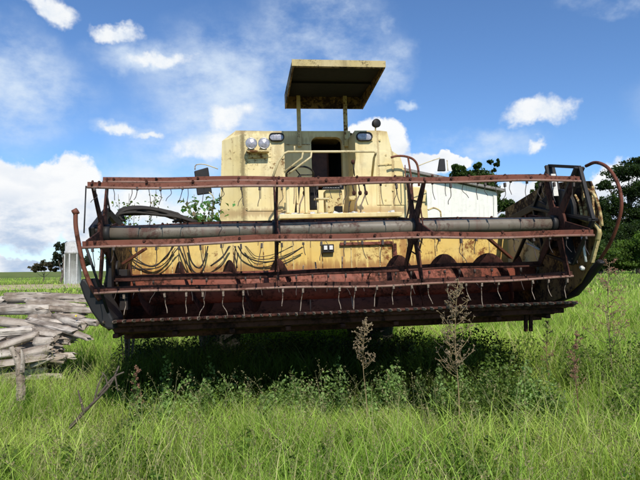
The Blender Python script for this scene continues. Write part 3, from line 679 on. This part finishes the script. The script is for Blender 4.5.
# ============================================================ foliage machinery
def set_mesh(name, verts, loops, starts, cols, mat):
    me = bpy.data.meshes.new(name); me.vertices.add(len(verts)); me.vertices.foreach_set('co', verts.astype(np.float32).ravel())
    me.loops.add(len(loops)); me.loops.foreach_set('vertex_index', loops.astype(np.int32)); me.polygons.add(len(starts)); me.polygons.foreach_set('loop_start', starts.astype(np.int32))
    me.update(calc_edges=True); ca = me.color_attributes.new('col', 'FLOAT_COLOR', 'POINT')
    c4 = np.ones((len(verts), 4), np.float32); c4[:, :3] = cols; ca.data.foreach_set('color', c4.ravel()); me.materials.append(mat)
    me.polygons.foreach_set('use_smooth', np.ones(len(starts), bool)); me.validate(); return me
def vnoise(x, y, s, seed=0):
    X = x*s+seed*17.3; Y = y*s-seed*9.1
    return (np.sin(X*1.7+1.3*np.sin(Y*1.1))+np.sin(Y*2.1+1.7*np.sin(X*.9+2))+np.sin(X*3.3-Y*2.7+1)*.5+np.sin((X+Y)*5.1+np.sin(X*4))*.35)/2.85*.5+.5
def blades(name, x, y, h, w, colr, lean=.35, tipc=1.35, z0=None):
    n = len(x); th = rng.uniform(0, 2*np.pi, n); face = rng.uniform(0, 2*np.pi, n); L = rng.uniform(.15, 1, n)*lean*h
    ts = np.array([0, .3, .58, .82, 1.0]); ws = np.array([.8, 1, .8, .45, 0])
    V = np.zeros((n, 9, 3)); Cc = np.zeros((n, 9, 3)); wob = rng.normal(0, .02, (n, 2))
    for k in range(5):
        t = ts[k]; b = t**2.1; cx = x+np.cos(th)*L*b+wob[:, 0]*t; cy = y+np.sin(th)*L*b+wob[:, 1]*t; cz = h*(t-.22*lean*t**3)-.02
        if z0 is not None: cz = cz+z0
        sh = (.62+.75*t) if tipc > 1 else np.ones(1)
        cc = colr*sh*(1 if t < 1 else 1)
        if k < 4:
            dx = np.cos(face)*w*ws[k]/2; dy = np.sin(face)*w*ws[k]/2
            V[:, 2*k] = np.stack([cx-dx, cy-dy, cz], 1); V[:, 2*k+1] = np.stack([cx+dx, cy+dy, cz], 1); Cc[:, 2*k] = cc; Cc[:, 2*k+1] = cc
        else: V[:, 8] = np.stack([cx, cy, cz], 1); Cc[:, 8] = cc
    base = np.array([0, 1, 3, 2, 2, 3, 5, 4, 4, 5, 7, 6, 6, 7, 8]); st = np.array([0, 4, 8, 12])
    loops = (base[None]+9*np.arange(n)[:, None]).ravel(); starts = (st[None]+15*np.arange(n)[:, None]).ravel()
    me = set_mesh(name, V.reshape(-1, 3), loops, starts, Cc.reshape(-1, 3), M['grass'])
    o = bpy.data.objects.new(name, me); col.objects.link(o); blades.tip = V[:, 8].copy(); blades.sub = (V[:, 6]+V[:, 7])/2; return o
def scatter(n, y0, y1, p=1.0, wide=.78):
    y = (rng.uniform(y0**(2-p) if p != 2 else 0, y1**(2-p), n))**(1/(2-p)) if p != 2 else np.exp(rng.uniform(np.log(y0), np.log(y1), n))
    x = rng.uniform(-1, 1, n)*(y*wide+.8); return x, y
def gcol(x, y, n):
    f = vnoise(x, y, .9, 1)[:, None]; g = rng.uniform(0, 1, (n, 1)); d = rng.uniform(0, 1, (n, 1))
    a = np.array([.205, .33, .045]); b = np.array([.40, .48, .105]); st = np.array([.44, .40, .19])
    c = a*(1-f)+b*f; c = c*(.65+.7*g); c = np.where(d < .10+.10*f, st*(.7+.5*g), c); return c
def inpile(x, y): return (y > 6.9) & (y < 8.8) & (x < -2.9-.3*(y-7))
objs = []
# near turf
n = 125000; x, y = scatter(n, 1.7, 7.5, .6); hn_ = vnoise(x, y, 1.3, 2)*.6+vnoise(x, y, 4.2, 4)*.4; hn_ = hn_**1.3
under = (np.abs(x-.2) < 2.6) & (y > 5.0) & (y < 13)
h = (.12+.42*hn_)*rng.uniform(.5, 1.25, n); keep = ~(inpile(x, y)); x, y, h = x[keep], y[keep], h[keep]; n = len(x)
h = np.where((np.abs(x-.2) < 2.5) & (y > 4.9) & (y < 7.2), h*.72, h)
o = blades('meadow_grass', x, y, h, rng.uniform(.0028, .0055, n)*(1+y*.07), gcol(x, y, n), .75); tag(o, 'green meadow grass filling the foreground', 'grass', kind='stuff')
# tall arching blades
n = 22000; x, y = scatter(n, 1.7, 10, .7); k_ = (vnoise(x, y, 1.1, 5) > .38) & ~inpile(x, y); x, y = x[k_], y[k_]; n = len(x)
h = rng.uniform(.38, .68, n)*(.75+.5*vnoise(x, y, .8, 7)); h[(y > 4.7)&(y < 7.2)&(np.abs(x-.2)<2.5)] *= .6
o = blades('tall_grass', x, y, h, rng.uniform(.0035, .007, n), gcol(x, y, n)*1.3, .85); tag(o, 'taller arching grass blades rising above the turf', 'grass', kind='stuff')
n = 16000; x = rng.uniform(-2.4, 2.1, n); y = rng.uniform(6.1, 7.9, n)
o = blades('shade_tinted_grass', x, y, rng.uniform(.35, .82, n)*(.7+.4*vnoise(x, y, 2.2, 8)), rng.uniform(.006, .012, n), gcol(x, y, n)*np.array([.17, .19, .16]), .7); tag(o, 'tall grass beneath the header, coloured dark for the shade there', 'grass', kind='stuff')  # blade colour multiplied down to deepen the header's shadow
# straw stalks with seed heads
n = 2600; x, y = scatter(n, 2.0, 9, .8); k_ = ~inpile(x, y) & ~((y > 5) & (np.abs(x-.2) < 2.4)); x, y = x[k_], y[k_]; n = len(x)
o = blades('seeding_grass_stalks', x, y, rng.uniform(.5, .86, n), np.full(n, .0042), np.tile(np.array([.42, .40, .19]), (n, 1))*rng.uniform(.6, 1.1, (n, 1)), .55, 1); tag(o, 'pale thin grass stalks gone to seed', 'grass', kind='stuff')
SEED = (blades.tip, blades.sub)
# mid and far
n = 70000; x, y = scatter(n, 7.5, 26, .9); k_ = ~inpile(x, y); x, y = x[k_], y[k_]; n = len(x); rt_ = ((x > 1.9) & (y < 16))
h = (.22+.32*vnoise(x, y, .5, 3))*rng.uniform(.6, 1.3, n)*np.where(rt_, 1.3, 1); h[x < -1] *= .8
zz = np.array([hgt(a, b) for a, b in zip(x, y)])
o = blades('field_grass', x, y, h, rng.uniform(.010, .020, n), gcol(x, y, n)*1.1, .6, z0=zz); tag(o, 'grass of the field behind the combine', 'grass', kind='stuff')
n = 50000; x, y = scatter(n, 26, 110, 1.2); k_ = ~((x < -6) & (y > 44) & (y < 62)) | (rng.uniform(0, 1, n) < .35); x, y = x[k_], y[k_]; n = len(x)
zz = np.array([hgt(a, b) for a, b in zip(x, y)])
o = blades('distant_grass', x, y, rng.uniform(.15, .42, n), rng.uniform(.03, .08, n), gcol(x*.15, y*.3, n)*1.25, .6, z0=zz); tag(o, 'grass of the far field running to the horizon', 'grass', kind='stuff')

def leafmesh(name, cen, size, colr, up=.3, asp=.55):
    n = len(cen); a = rng.normal(0, 1, (n, 3)); a /= np.linalg.norm(a, axis=1)[:, None]
    nn = rng.normal(0, 1, (n, 3)); nn[:, 2] += up*3; b = np.cross(nn, a); b /= np.linalg.norm(b, axis=1)[:, None]+1e-9
    s = size[:, None]; V = np.zeros((n, 4, 3)); c0 = np.cross(a, b)*.18*s
    V[:, 0] = cen-a*s*.5; V[:, 1] = cen+b*s*asp*.5+c0; V[:, 2] = cen+a*s*.5; V[:, 3] = cen-b*s*asp*.5+c0
    loops = np.arange(4*n); starts = np.arange(0, 4*n, 4)
    return set_mesh(name, V.reshape(-1, 3), loops, starts, np.repeat(colr, 4, 0), M['leaf'])
def leafobj(name, cen, size, colr, parent=None, **k):
    o = bpy.data.objects.new(name, leafmesh(name, cen, size, colr, **k)); col.objects.link(o)
    if parent: o.parent = parent
    return o
t_, s_ = SEED; nn_ = 14; u = rng.uniform(-.1, 1.0, (len(t_), nn_, 1)); pp = (s_[:, None]*(1-u)+t_[:, None]*u)+rng.normal(0, .008, (len(t_), nn_, 3)); pp = pp.reshape(-1, 3)
o = leafobj('grass_seed_heads', pp, rng.uniform(.008, .02, len(pp)), np.tile(np.array([.40, .34, .17]), (len(pp), 1))*rng.uniform(.6, 1.2, (len(pp), 1)), up=0, asp=.4); tag(o, 'loose pale seed heads on the tall grass stalks', 'grass', kind='stuff')
def tree(name, label, cat, base_px, Y, clumps, nleaf, lsize, colr, group=None, trunk_r=.18, squash=1, part='crown', gz=0):
    b0 = at(base_px, 268, Y); b0.z = gz; root = empty(name, b0); tag(root, label, cat, group)
    cs = []; 
    for (px, py, rx, ry) in clumps:
        c = at(px, py, Y+random.uniform(-1, 1)*rx/FPX*Y*.8)-b0; cs.append((c, rx/FPX*Y, ry/FPX*Y))
    tot = sum(a*b for _, a, b in cs); P = []; S = []; K = []
    for c, rx, ry in cs:
        m_ = max(40, int(nleaf*rx*ry/tot)); nsub = max(5, m_//45)
        sd_ = rng.normal(0, 1, (nsub, 3)); sd_ /= np.linalg.norm(sd_, axis=1)[:, None]; sd_ *= rng.uniform(.35, .95, (nsub, 1))
        pick = rng.integers(0, nsub, m_); q = rng.normal(0, 1, (m_, 3)); q /= np.linalg.norm(q, axis=1)[:, None]; q *= rng.uniform(0, 1, (m_, 1))**.5*.34
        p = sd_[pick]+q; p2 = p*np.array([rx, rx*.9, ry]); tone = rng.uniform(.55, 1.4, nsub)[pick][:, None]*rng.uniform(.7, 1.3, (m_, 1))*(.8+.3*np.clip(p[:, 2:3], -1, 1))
        P.append(p2+np.array(c)); S.append(rng.uniform(.6, 1.3, m_)*lsize); K.append(np.array(colr)*tone)
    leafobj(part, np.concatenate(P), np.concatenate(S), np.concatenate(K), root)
    zt_ = max(c.z for c, _, _ in cs); mb = MB(); top = Vector((sum(c.x for c, _, _ in cs)/len(cs), 0, zt_*.75))
    tp = [Vector((0, 0, -.1)), top*.35+Vector((trunk_r*.8, 0, 0)), top*.7, top]; mb.tube(arc(tp, 4), [trunk_r*(1-.8*i/12) for i in range(13)], 8)
    for c, rx, ry in cs:
        s0 = top*random.uniform(.35, .8); m1 = s0.lerp(c, .5)+Vector((0, 0, -.1*(c-s0).length)); mb.tube(arc([s0, m1, c], 4), [trunk_r*.4*(1-.85*i/8) for i in range(9)], 6)
    mb.build('trunk', M['bark'], root); return root
DG = (.045, .075, .022); MG = (.07, .115, .028); BG = (.12, .19, .035); BR = (.10, .085, .05)
tree('gum_tree', 'tall dark layered tree at the right edge rising above the green bushes', 'tree', 640, 78,
     [(628, 172, 22, 9), (606, 186, 12, 6), (640, 162, 18, 6), (636, 190, 22, 10), (612, 206, 15, 11), (600, 222, 14, 16), (640, 212, 20, 12), (620, 228, 22, 12), (655, 230, 24, 16), (670, 190, 26, 20), (598, 203, 8, 5), (690, 220, 26, 26), (604, 240, 16, 10)], 42000, .36, DG, trunk_r=.6)
tree('gum_tree', 'medium dark tree between the tall layered tree and the right end of the reel', 'tree', 600, 80,
     [(603, 212, 10, 12), (596, 226, 12, 12), (606, 236, 14, 12), (590, 240, 12, 10), (598, 250, 14, 10)], 14000, .36, MG, trunk_r=.4)
for (bx, Yb, cl, c_, lab) in ((632, 66, [(632, 248, 24, 10), (648, 242, 18, 12), (616, 256, 18, 9), (640, 262, 26, 8), (620, 265, 20, 6)], BG, 'bright green rounded bush at the right edge of the field'),
                         (600, 68, [(598, 252, 16, 10), (610, 260, 16, 8), (588, 260, 14, 8), (575, 263, 14, 7), (600, 267, 22, 5)], MG, 'darker green bush behind the right end of the header, left of the bright bush'),
                         (545, 64, [(520, 256, 24, 12), (545, 256, 20, 10), (560, 258, 16, 8), (505, 250, 16, 18)], MG, 'low green bush glimpsed behind the right header end sheet'),
                         (618, 72, [(604, 240, 14, 12), (622, 238, 18, 13), (612, 250, 20, 12), (640, 232, 20, 14), (590, 254, 14, 9), (628, 258, 24, 8)], DG, 'dark dense bush at the foot of the tall layered tree'),
                         (690, 60, [(685, 245, 30, 16), (720, 240, 30, 22)], BG, 'bushy green shrub just past the right edge of the field')):
    if bx < 660: tree('bush', lab, 'bush', bx, Yb, cl, 16000, .28, c_, part='foliage', trunk_r=.08)
tree('broadleaf_tree', 'dark green tree behind the right end of the white shed roof', 'tree', 478, 46, [(470, 176, 18, 9), (484, 184, 16, 9), (458, 170, 9, 6), (478, 165, 7, 4), (492, 196, 12, 12), (505, 206, 9, 10), (500, 225, 12, 12), (466, 190, 20, 12)], 9000, .32, MG, trunk_r=.25)
tree('slender_tree', 'slender small-crowned tree poking above the white shed, right of the dark tree', 'tree', 495, 60, [(491, 162, 3.5, 4), (497, 163, 3.5, 4.5), (494, 170, 3, 3)], 500, .3, DG, trunk_r=.1)
tree('broadleaf_tree', 'small tree seen through the reel at right, between the shed and the reel hub', 'tree', 540, 50, [(541, 186, 7, 6), (548, 184, 6, 5), (538, 198, 9, 9)], 2500, .3, MG, trunk_r=.15)
tree('pine_tree', 'dark tree standing just left of the white tank on the left horizon', 'tree', 60, 70, [(62, 246, 7, 6), (57, 254, 7, 6), (60, 263, 9, 7), (68, 252, 9, 8), (83, 262, 7, 8)], 3500, .3, (.05, .065, .035), trunk_r=.2)
tree('bush', 'greyish brown scrubby bush low on the left horizon, left of the dark tree', 'bush', 43, 72, [(40, 267, 7, 4), (47, 265, 7, 5), (34, 269, 6, 3), (53, 268, 6, 4)], 2500, .26, BR, part='foliage', trunk_r=.08)

# tank on the horizon
b0 = at(73, 272, 62); root = empty('water_tank', (b0.x, 62, 0)); tag(root, 'pale concrete water tank on the far left horizon beside the dark tree', 'tank')
ztk = at(73, 242, 62).z; rk = 7.8/FPX*62
m_tank = paint('stained_concrete', (.44, .43, .40), (.54, .53, .50), (.25, .22, .18), .55, .66, .7, .8, 1.5)
mb = MB(); mb.lathe((0, 0, 0), (0, 0, 1), [(-.1, rk), (ztk*.72, rk), (ztk*.72, rk*1.06), (ztk*.78, rk*1.06), (ztk*.78, rk*.97), (ztk*.97, rk*.97), (ztk, rk*.8), (ztk+.15, 0)], 28); mb.build('tank_shell', m_tank, root)
mb = MB()
for k in range(3):
    a = R(-140+k*50); mb.box((math.cos(a)*rk*1.01, math.sin(a)*rk*1.01, ztk*.36), (.14, .1, ztk*.72))
split_build(mb, 'buttress', m_tank, root)
# white shed
YS = 26; c_r = at(496, 192, YS); c_l = at(300, 176, YS); apex = at(398, 170.5, YS)
sh = empty('shed', (c_r.x, YS, 0)); tag(sh, 'large white rendered shed with low pitched roof behind the combine', 'shed')
m_sh = paint('whitewashed_wall', (.80, .755, .66), (.84, .80, .72), (.33, .27, .2), .60, .72, .35, .8, .7, gr=.25)
mb = MB(); x0 = c_l.x-c_r.x-.3; ax_ = apex.x-c_r.x
mb.prism([(0, 0, -.2), (0, 0, c_r.z), (ax_, 0, apex.z), (x0, 0, c_r.z+.2), (x0, 0, -.2)], (0, 14, 0)); mb.build('wall', m_sh, sh)
m_rf = paint('old_roof_sheet', (.22, .2, .18), (.3, .27, .24), (.12, .07, .05), .5, .62, .5, .7, 1)
mb = MB(); mb.prism([(.35, -.3, c_r.z-.02), (.35, -.3, c_r.z+.09), (ax_, -.3, apex.z+.13), (ax_, -.3, apex.z+.02)], (0, 14.6, 0)); mb.prism([(ax_, -.3, apex.z+.02), (ax_, -.3, apex.z+.13), (x0-.3, -.3, c_r.z+.27), (x0-.3, -.3, c_r.z+.16)], (0, 14.6, 0)); mb.build('roof', m_rf, sh)
mb = MB(); mb.box((-.06, -.03, c_r.z/2), (.16, .05, c_r.z-.1)); mb.build('corner_trim', m_sh, sh)

# ============================================================ log pile
def log(a, b, r, n=14, flat=.8, label=None):
    a, b = Vector(a), Vector(b); L = (b-a).length; mb = MB(); K = 12; ph = random.uniform(0, 9); vs = []
    nc = random.choice((5, 9, 9, 9, 9)); cor = []
    for c in range(nc):
        an = 2*math.pi*(c+random.uniform(-.25, .25))/nc; cor.append((math.cos(an)*r*random.uniform(.8, 1.25), math.sin(an)*r*random.uniform(.65, 1.0)))
    sec = []
    for c in range(nc):
        p, q = cor[c], cor[(c+1) % nc]; m_ = 5 if nc < 5 else (3 if nc < 9 else 2)
        for t in range(m_): sec.append((p[0]+(q[0]-p[0])*t/m_, p[1]+(q[1]-p[1])*t/m_))
    n = len(sec)
    for i in range(K):
        t = i/(K-1); bow = Vector((L*t-L/2, .05*L*.4*math.sin(t*2.6+ph), .03*L*.4*math.sin(t*3+ph*2))); q = 1-.16*t
        for j, (cy, cz) in enumerate(sec):
            k_ = q*(1+.13*noise.noise(Vector((t*3, cy*25, cz*25+ph))))
            e = (random.uniform(-.05, .05) if i in (0, K-1) else 0); vs.append(bow+Vector((e, cy*k_+.006*noise.noise(Vector((t*9, j, ph))), cz*k_)))
    fs = [(i*n+j, i*n+(j+1) % n, (i+1)*n+(j+1) % n, (i+1)*n+j) for i in range(K-1) for j in range(n)]+[tuple(reversed(range(n))), tuple((K-1)*n+j for j in range(n))]
    mb.add(vs, fs, nc == 9); mb.sm[-1] = mb.sm[-2] = False; o = mb.build('log', M['log'])
    x = (b-a).normalized(); y = Vector((0, 0, 1)).cross(x).normalized(); z = x.cross(y)
    o.matrix_world = Matrix.Translation((a+b)/2) @ Matrix((x, y, z)).transposed().to_4x4() @ Matrix.Rotation(random.uniform(-.5, .5), 4, 'X')
    return o
G = 'weathered logs of the woodpile at the left'
LG = [ # px0,py0,px1,py1,Y0,Y1,rpx,label
 (6, 298, 50, 297, 8.3, 8.3, 7.5, 'thick pale log on the top left of the woodpile'),
 (47, 298, 90, 299, 8.2, 8.0, 6, 'pale log on the very top of the woodpile touching the header end'),
 (-40, 310, 8, 300, 8.5, 8.3, 7, 'top log of the woodpile running out of the left edge'),
 (-20, 311, 49, 308, 8.0, 7.9, 7.5, 'thick rounded log second from the top at the left of the woodpile'),
 (44, 308, 66, 310, 8.1, 8.0, 5, 'short stubby log end in the middle of the second row'),
 (62, 309, 93, 310, 7.9, 7.7, 4.5, 'thin log under the top right log of the woodpile'),
 (30, 321, 66, 314, 8.0, 7.9, 4.5, 'split log above the dark hollow in the woodpile'),
 (56, 317, 84, 326, 7.7, 7.4, 6, 'broad pale split log at the right of the woodpile hollow'),
 (80, 321, 98, 323, 7.6, 7.4, 5, 'pale log end tucked beside the header divider'),
 (-15, 319, 38, 326, 7.6, 7.5, 7, 'long pale plank-like log crossing the middle left of the woodpile'),
 (30, 323, 74, 331, 7.5, 7.2, 5.5, 'slanting grey log below the dark hollow'),
 (-30, 335, 34, 331, 7.2, 7.3, 7, 'broad brown grey log at mid height on the left edge'),
 (36, 331, 60, 335, 7.2, 7.1, 5, 'short pale log lying right of the broad brown log'),
 (-10, 350, 36, 336, 6.9, 7.0, 6.5, 'pale split log rising to the right near the bottom left'),
 (38, 342, 54, 341, 6.95, 6.9, 6, 'chunky log end facing out near the foot of the woodpile'),
 (-20, 357, 22, 352, 6.7, 6.8, 5, 'grey log low at the left behind the upright stump'),
 (14, 356, 52, 348, 6.7, 6.8, 6, 'pale log behind the upright stump sloping up to the right'),
 (-20, 367, 46, 357, 6.4, 6.6, 6.5, 'lowest long pale log at the front of the woodpile'),
 (30, 366, 50, 358, 6.6, 6.6, 4, 'thin dark stick at the foot of the woodpile'),
 (66, 330, 90, 338, 7.3, 7.1, 3.5, 'thin branch lying on the grass at the right foot of the woodpile'),
 (-45, 345, 2, 343, 7.1, 7.1, 7, 'log cut by the left edge at mid height of the woodpile'),
]
for (a0, b0_, a1, b1, Y0, Y1, rp, lab) in LG:
    o = log(at(a0, b0_, Y0), at(a1, b1, Y1), rp/FPX*(Y0+Y1)/2); tag(o, lab, 'log', G)
random.seed(55)
for q_, lab in enumerate(('thin split log', 'narrow weathered pole', 'short split log', 'pale splintered slab', 'slim grey log', 'crooked pale log', 'dark thin log', 'cracked grey log', 'stubby pale log', 'slim pale pole', 'splintered grey pole', 'worn grey slab')):
    py = 306+q_*4.6; xe = 96-(py-300)*.62+random.uniform(-8, 4); xs = xe-random.uniform(28, 60); Yq = 8.1-(py-300)*.021
    o = log(at(xs, py+random.uniform(-5, 5), Yq), at(xe, py, Yq), random.uniform(3, 4.6)/FPX*Yq); tag(o, lab+' in row %s from the top of the woodpile' % ('one two three four five six seven eight nine ten eleven twelve'.split()[q_]), 'log', G)
random.seed(77)
# supporting logs beneath, mostly hidden
for k in range(80):
    z = random.uniform(.08, 1.0); y = random.uniform(6.9, 8.5) if z < .7 else random.uniform(8.1, 8.6)+(.0 if z > .4 else -.1); x = -3.1-.30*(y-6)+random.uniform(-1.0, .5)
    zmax = 1.5-(318-268+8)/FPX*y if y > 7.6 else 1.5-(340-268)/FPX*y
    z = min(z, max(.1, zmax-.1)); x = min(x, (-230-38*(1-z))/FPX*y-.45); l = random.uniform(.25, .5); an = random.uniform(-.3, .3)
    o = log((x-l*math.cos(an), y-l*math.sin(an), z), (x+l*math.cos(an), y+l*math.sin(an), z+random.uniform(-.06, .06)), random.uniform(.06, .09)); tag(o, 'log wedged low inside the woodpile, mostly hidden by others', 'log', 'inner logs of the woodpile')
# upright stump
def sweep(name, pxs, Y, rad, mat, jit=.15, n=8):
    mb = MB(); P = [at(*p, Y) for p in pxs]; o_ = Vector((P[0].x, P[0].y, 0)); mb.tube([p-o_ for p in arc(P, 4)], [rad[0]+(rad[1]-rad[0])*i/(4*(len(P)-1)) for i in range(4*(len(P)-1)+1)], n, jit=jit, smooth=False)
    o = mb.build(name, mat); o.location = o_; return o
o = sweep('stump', [(21, 400), (20.5, 380), (19, 365), (15, 355), (11, 347)], 5.5, (.045, .024), M['log']); tag(o, 'grey split stump standing upright in front of the woodpile', 'stump')
mb = MB(); mb.tube([at(22, 372, 5.48)-o.location, at(23, 360, 5.48)-o.location, at(21.5, 349, 5.5)-o.location], [.028, .022, .010], 7, jit=.2, smooth=False); mb.build('broken_fork', M['log'], o)
mb = MB()
P0 = at(76, 424, 4.5)
for pts, r_ in (([(70, 428), (84, 412), (94, 402), (110, 385), (119, 366)], .016), ([(84, 412), (80, 398), (78, 390)], .012), ([(98, 396), (113, 378), (124, 372)], .012), ([(94, 402), (98, 386), (104, 372)], .009), ([(108, 386), (105, 376), (101, 372)], .007), ([(115, 376), (118, 392)], .008)):
    mb.tube([p-P0 for p in arc([at(*p, 4.55) for p in pts], 4)], [r_*(1-.6*i/(4*(len(pts)-1))) for i in range(4*(len(pts)-1)+1)], 7, jit=.12)
o = mb.build('fallen_branch', M['bark']); o.location = P0; tag(o, 'dead forked grey branch lying in the grass in front of the shadow under the header', 'branch')
# little yellow and white litter caught on the logs
mb = MB(); p = at(76, 316, 7.35); mb.lathe((0, 0, 0), (.5, -1, .1), [(-.012, .0), (-.012, .012), (.01, .013), (.01, 0)], 12); o = mb.build('bottle_cap', simple('yellow_plastic', (.7, .55, .03), .4)); o.location = p; tag(o, 'tiny yellow cap resting on the woodpile', 'litter')

# ============================================================ weeds
def drystalk(px, top, base, Y, lab, colr, heads, spread=1.0, n=22, r0=.009, seed=1, bare=.35):
    random.seed(seed); T = at(px, top, Y); B = Vector((at(px+1, base, Y).x, Y, 0)); H = T.z; root = empty('dry_weed', B); tag(root, lab, 'weed', 'dead weed stalks standing in the grass')
    mb = MB(); hd = MB(); ax = lambda t: Vector(((T.x-B.x)*t+.015*math.sin(t*7), .01*math.sin(t*5), H*t))
    mb.tube([ax(t) for t in np.linspace(0, 1, 12)], [r0*(1-.75*t) for t in np.linspace(0, 1, 12)], 7)
    def head(p, s_):
        for _ in range(5):
            d = Vector((random.gauss(0, 1), random.gauss(0, 1), random.gauss(0, 1))).normalized(); e = d.orthogonal().normalized()*s_*.35; hd.add([p, p+d*s_+e, p+d*s_-e], [(0, 1, 2)])
    for i in range(n):
        t = bare+(1-bare)*(i+random.random())/n; p = ax(min(t, .99)); a = random.uniform(0, 6.28); L = H*.26*(1.25-t)*spread*random.uniform(.6, 1.2)
        e = p+Vector((math.cos(a)*L, math.sin(a)*L, L*random.uniform(.5, 1.2))); m_ = p.lerp(e, .5)+Vector((0, 0, -.12*L)); pts = arc([p, m_, e], 3)
        mb.tube(pts, [r0*.42*(1-.5*j/6) for j in range(7)], 5)
        for k in range(random.randint(3, 6)):
            q = pts[random.randint(2, 6)]; dd = Vector((random.gauss(0, 1), random.gauss(0, 1), random.uniform(.1, 1.5))).normalized()*L*.38; mb.tube([q, q+dd*.5+Vector((0, 0, -.005)), q+dd], r0*.2, 4); head(q+dd, heads)
        head(e, heads)
    mb.build('stem', M[colr[0]], root); tag(hd.build('seed_heads', M[colr[1]], root), kind='stuff')
drystalk(456, 286, 395, 4.9, 'tall pale dry branching weed in front of the header, the largest of the dead stalks', ('drystem', 'dryhead'), .012, .72, 46, .008, 3, .40)
drystalk(364, 324, 385, 5.0, 'small pale dry weed with round head in front of the dark underside, near the middle', ('drystem', 'dryhead'), .012, .8, 24, .006, 4, .6)
drystalk(608, 262, 335, 6.2, 'upright brown seeded weed in the grass right of the header end', ('dryhead', 'brownhead'), .02, .8, 26, .009, 5, .35)
drystalk(575, 332, 385, 5.3, 'short reddish brown weed in the grass below the right header end', ('brownhead', 'brownhead'), .014, .5, 20, .007, 6, .4)
drystalk(137, 368, 392, 5.2, 'tiny reddish brown weed beside the dead branch', ('brownhead', 'brownhead'), .016, .5, 12, .006, 8, .4)
drystalk(547, 322, 372, 6.0, 'thin faint brown weed between the header stand and the short reddish weed', ('brownhead', 'brownhead'), .012, .5, 14, .006, 9, .5)
random.seed(21)
def leafy(name, lab, cat, base, H, n, ls, colr, spread=.3, stems=5, group=None, lo=.2, skew=(0, 0)):
    root = empty(name, base); tag(root, lab, cat, group); mb = MB(); P = []; S = []; K = []
    for s_ in range(stems):
        a = random.uniform(0, 6.28); d = random.uniform(.2, 1)*spread; top = Vector((math.cos(a)*d+skew[0], math.sin(a)*d, H*random.uniform(.7, 1))); mid = top*.5+Vector((0, 0, .12*H)); pts = arc([Vector((0, 0, -.02)), mid, top], 6)
        mb.tube(pts, [.009-.0065*i/12 for i in range(13)], 5)
        for k in range(n//stems):
            t = random.uniform(lo, 1); p = pts[min(12, int(t*12))]; P.append(p+Vector((random.gauss(0, 1), random.gauss(0, 1), random.gauss(0, .7)))*ls*random.uniform(.5, 1.6)); S.append(ls*random.uniform(.6, 1.3)); K.append([c*random.uniform(.6, 1.4) for c in colr])
    mb.build('stem', M['drystem'] if colr is BR else M['bark'], root); leafobj('leaves', np.array([tuple(p) for p in P]), np.array(S), np.array(K), root, up=.5, asp=.6); return root
b0 = at(203, 268, 7.0); leafy('sapling', 'leafy green sapling growing up between the header and the left of the cab', 'sapling', (b0.x, 7.0, 0), at(200, 190, 7).z, 1500, .075, (.17, .26, .09), .24, 12, lo=.72)
b0 = at(128, 268, 6.95); leafy('sapling', 'sparse twiggy sapling rising behind the hose bundle at the left of the header', 'sapling', (b0.x, 6.95, 0), at(128, 184, 6.95).z, 520, .045, (.17, .24, .05), .38, 14, lo=.78)
def undergrowth(name, label, spots, colr):
    P = []; S = []; K = []
    for (x, y, r_, h_, n) in spots:
        c = rng.normal(0, 1, (n, 3)); c[:, 0] *= r_*.45; c[:, 1] *= r_*.45; rad = np.hypot(c[:, 0], c[:, 1])/r_; c[:, 2] = np.abs(rng.uniform(0, 1, n))**.7*h_*np.clip(1.15-rad*.8, .2, 1)
        P.append(c+np.array([x, y, 0])); S.append(rng.uniform(.018, .05, n)); K.append(np.array(colr)*rng.uniform(.5, 1.6, (n, 1))*rng.uniform(.7, 1.3))
    o = leafobj(name, np.concatenate(P), np.concatenate(S), np.concatenate(K), up=.5); tag(o, label, 'weeds', kind='stuff'); return o
sp = [(random.uniform(-1.9, 2.3), random.uniform(5.1, 6.0), random.uniform(.07, .2), random.uniform(.28, .62), 230) for _ in range(75)]
undergrowth('leafy_undergrowth', 'leafy weeds growing along the shadow edge under the header', sp, (.20, .29, .09))
sp = [(random.uniform(1.0, 3.6), random.uniform(4.6, 8.5), random.uniform(.2, .45), random.uniform(.35, .75), 650) for _ in range(34)]
undergrowth('leafy_undergrowth', 'leafy weeds in the sunny grass right of the combine', sp, (.14, .20, .045))
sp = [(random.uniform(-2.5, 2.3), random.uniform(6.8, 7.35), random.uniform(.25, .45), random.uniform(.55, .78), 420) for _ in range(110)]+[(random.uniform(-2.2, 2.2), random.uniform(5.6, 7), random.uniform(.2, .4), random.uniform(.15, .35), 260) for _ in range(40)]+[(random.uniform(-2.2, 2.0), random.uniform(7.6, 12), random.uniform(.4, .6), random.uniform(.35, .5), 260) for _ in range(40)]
undergrowth('shade_tinted_undergrowth', 'weeds beneath the combine, coloured dark to carry the shade', sp, (.03, .048, .015))  # leaf colour set nearly black to paint in the shade under the machine
sp = [(random.uniform(-3.2, 3.2), random.uniform(2.6, 4.6), random.uniform(.1, .3), random.uniform(.15, .38), 240) for _ in range(85)]
undergrowth('leafy_undergrowth', 'small leafy weeds scattered through the foreground grass', sp, (.13, .20, .04))

sc.cycles.max_bounces = 6; sc.cycles.diffuse_bounces = 3; sc.cycles.glossy_bounces = 2; sc.cycles.transmission_bounces = 3; sc.cycles.transparent_max_bounces = 4
sc.view_settings.view_transform = 'Standard'; sc.view_settings.look = 'None'; sc.view_settings.exposure = 0; sc.view_settings.gamma = 1
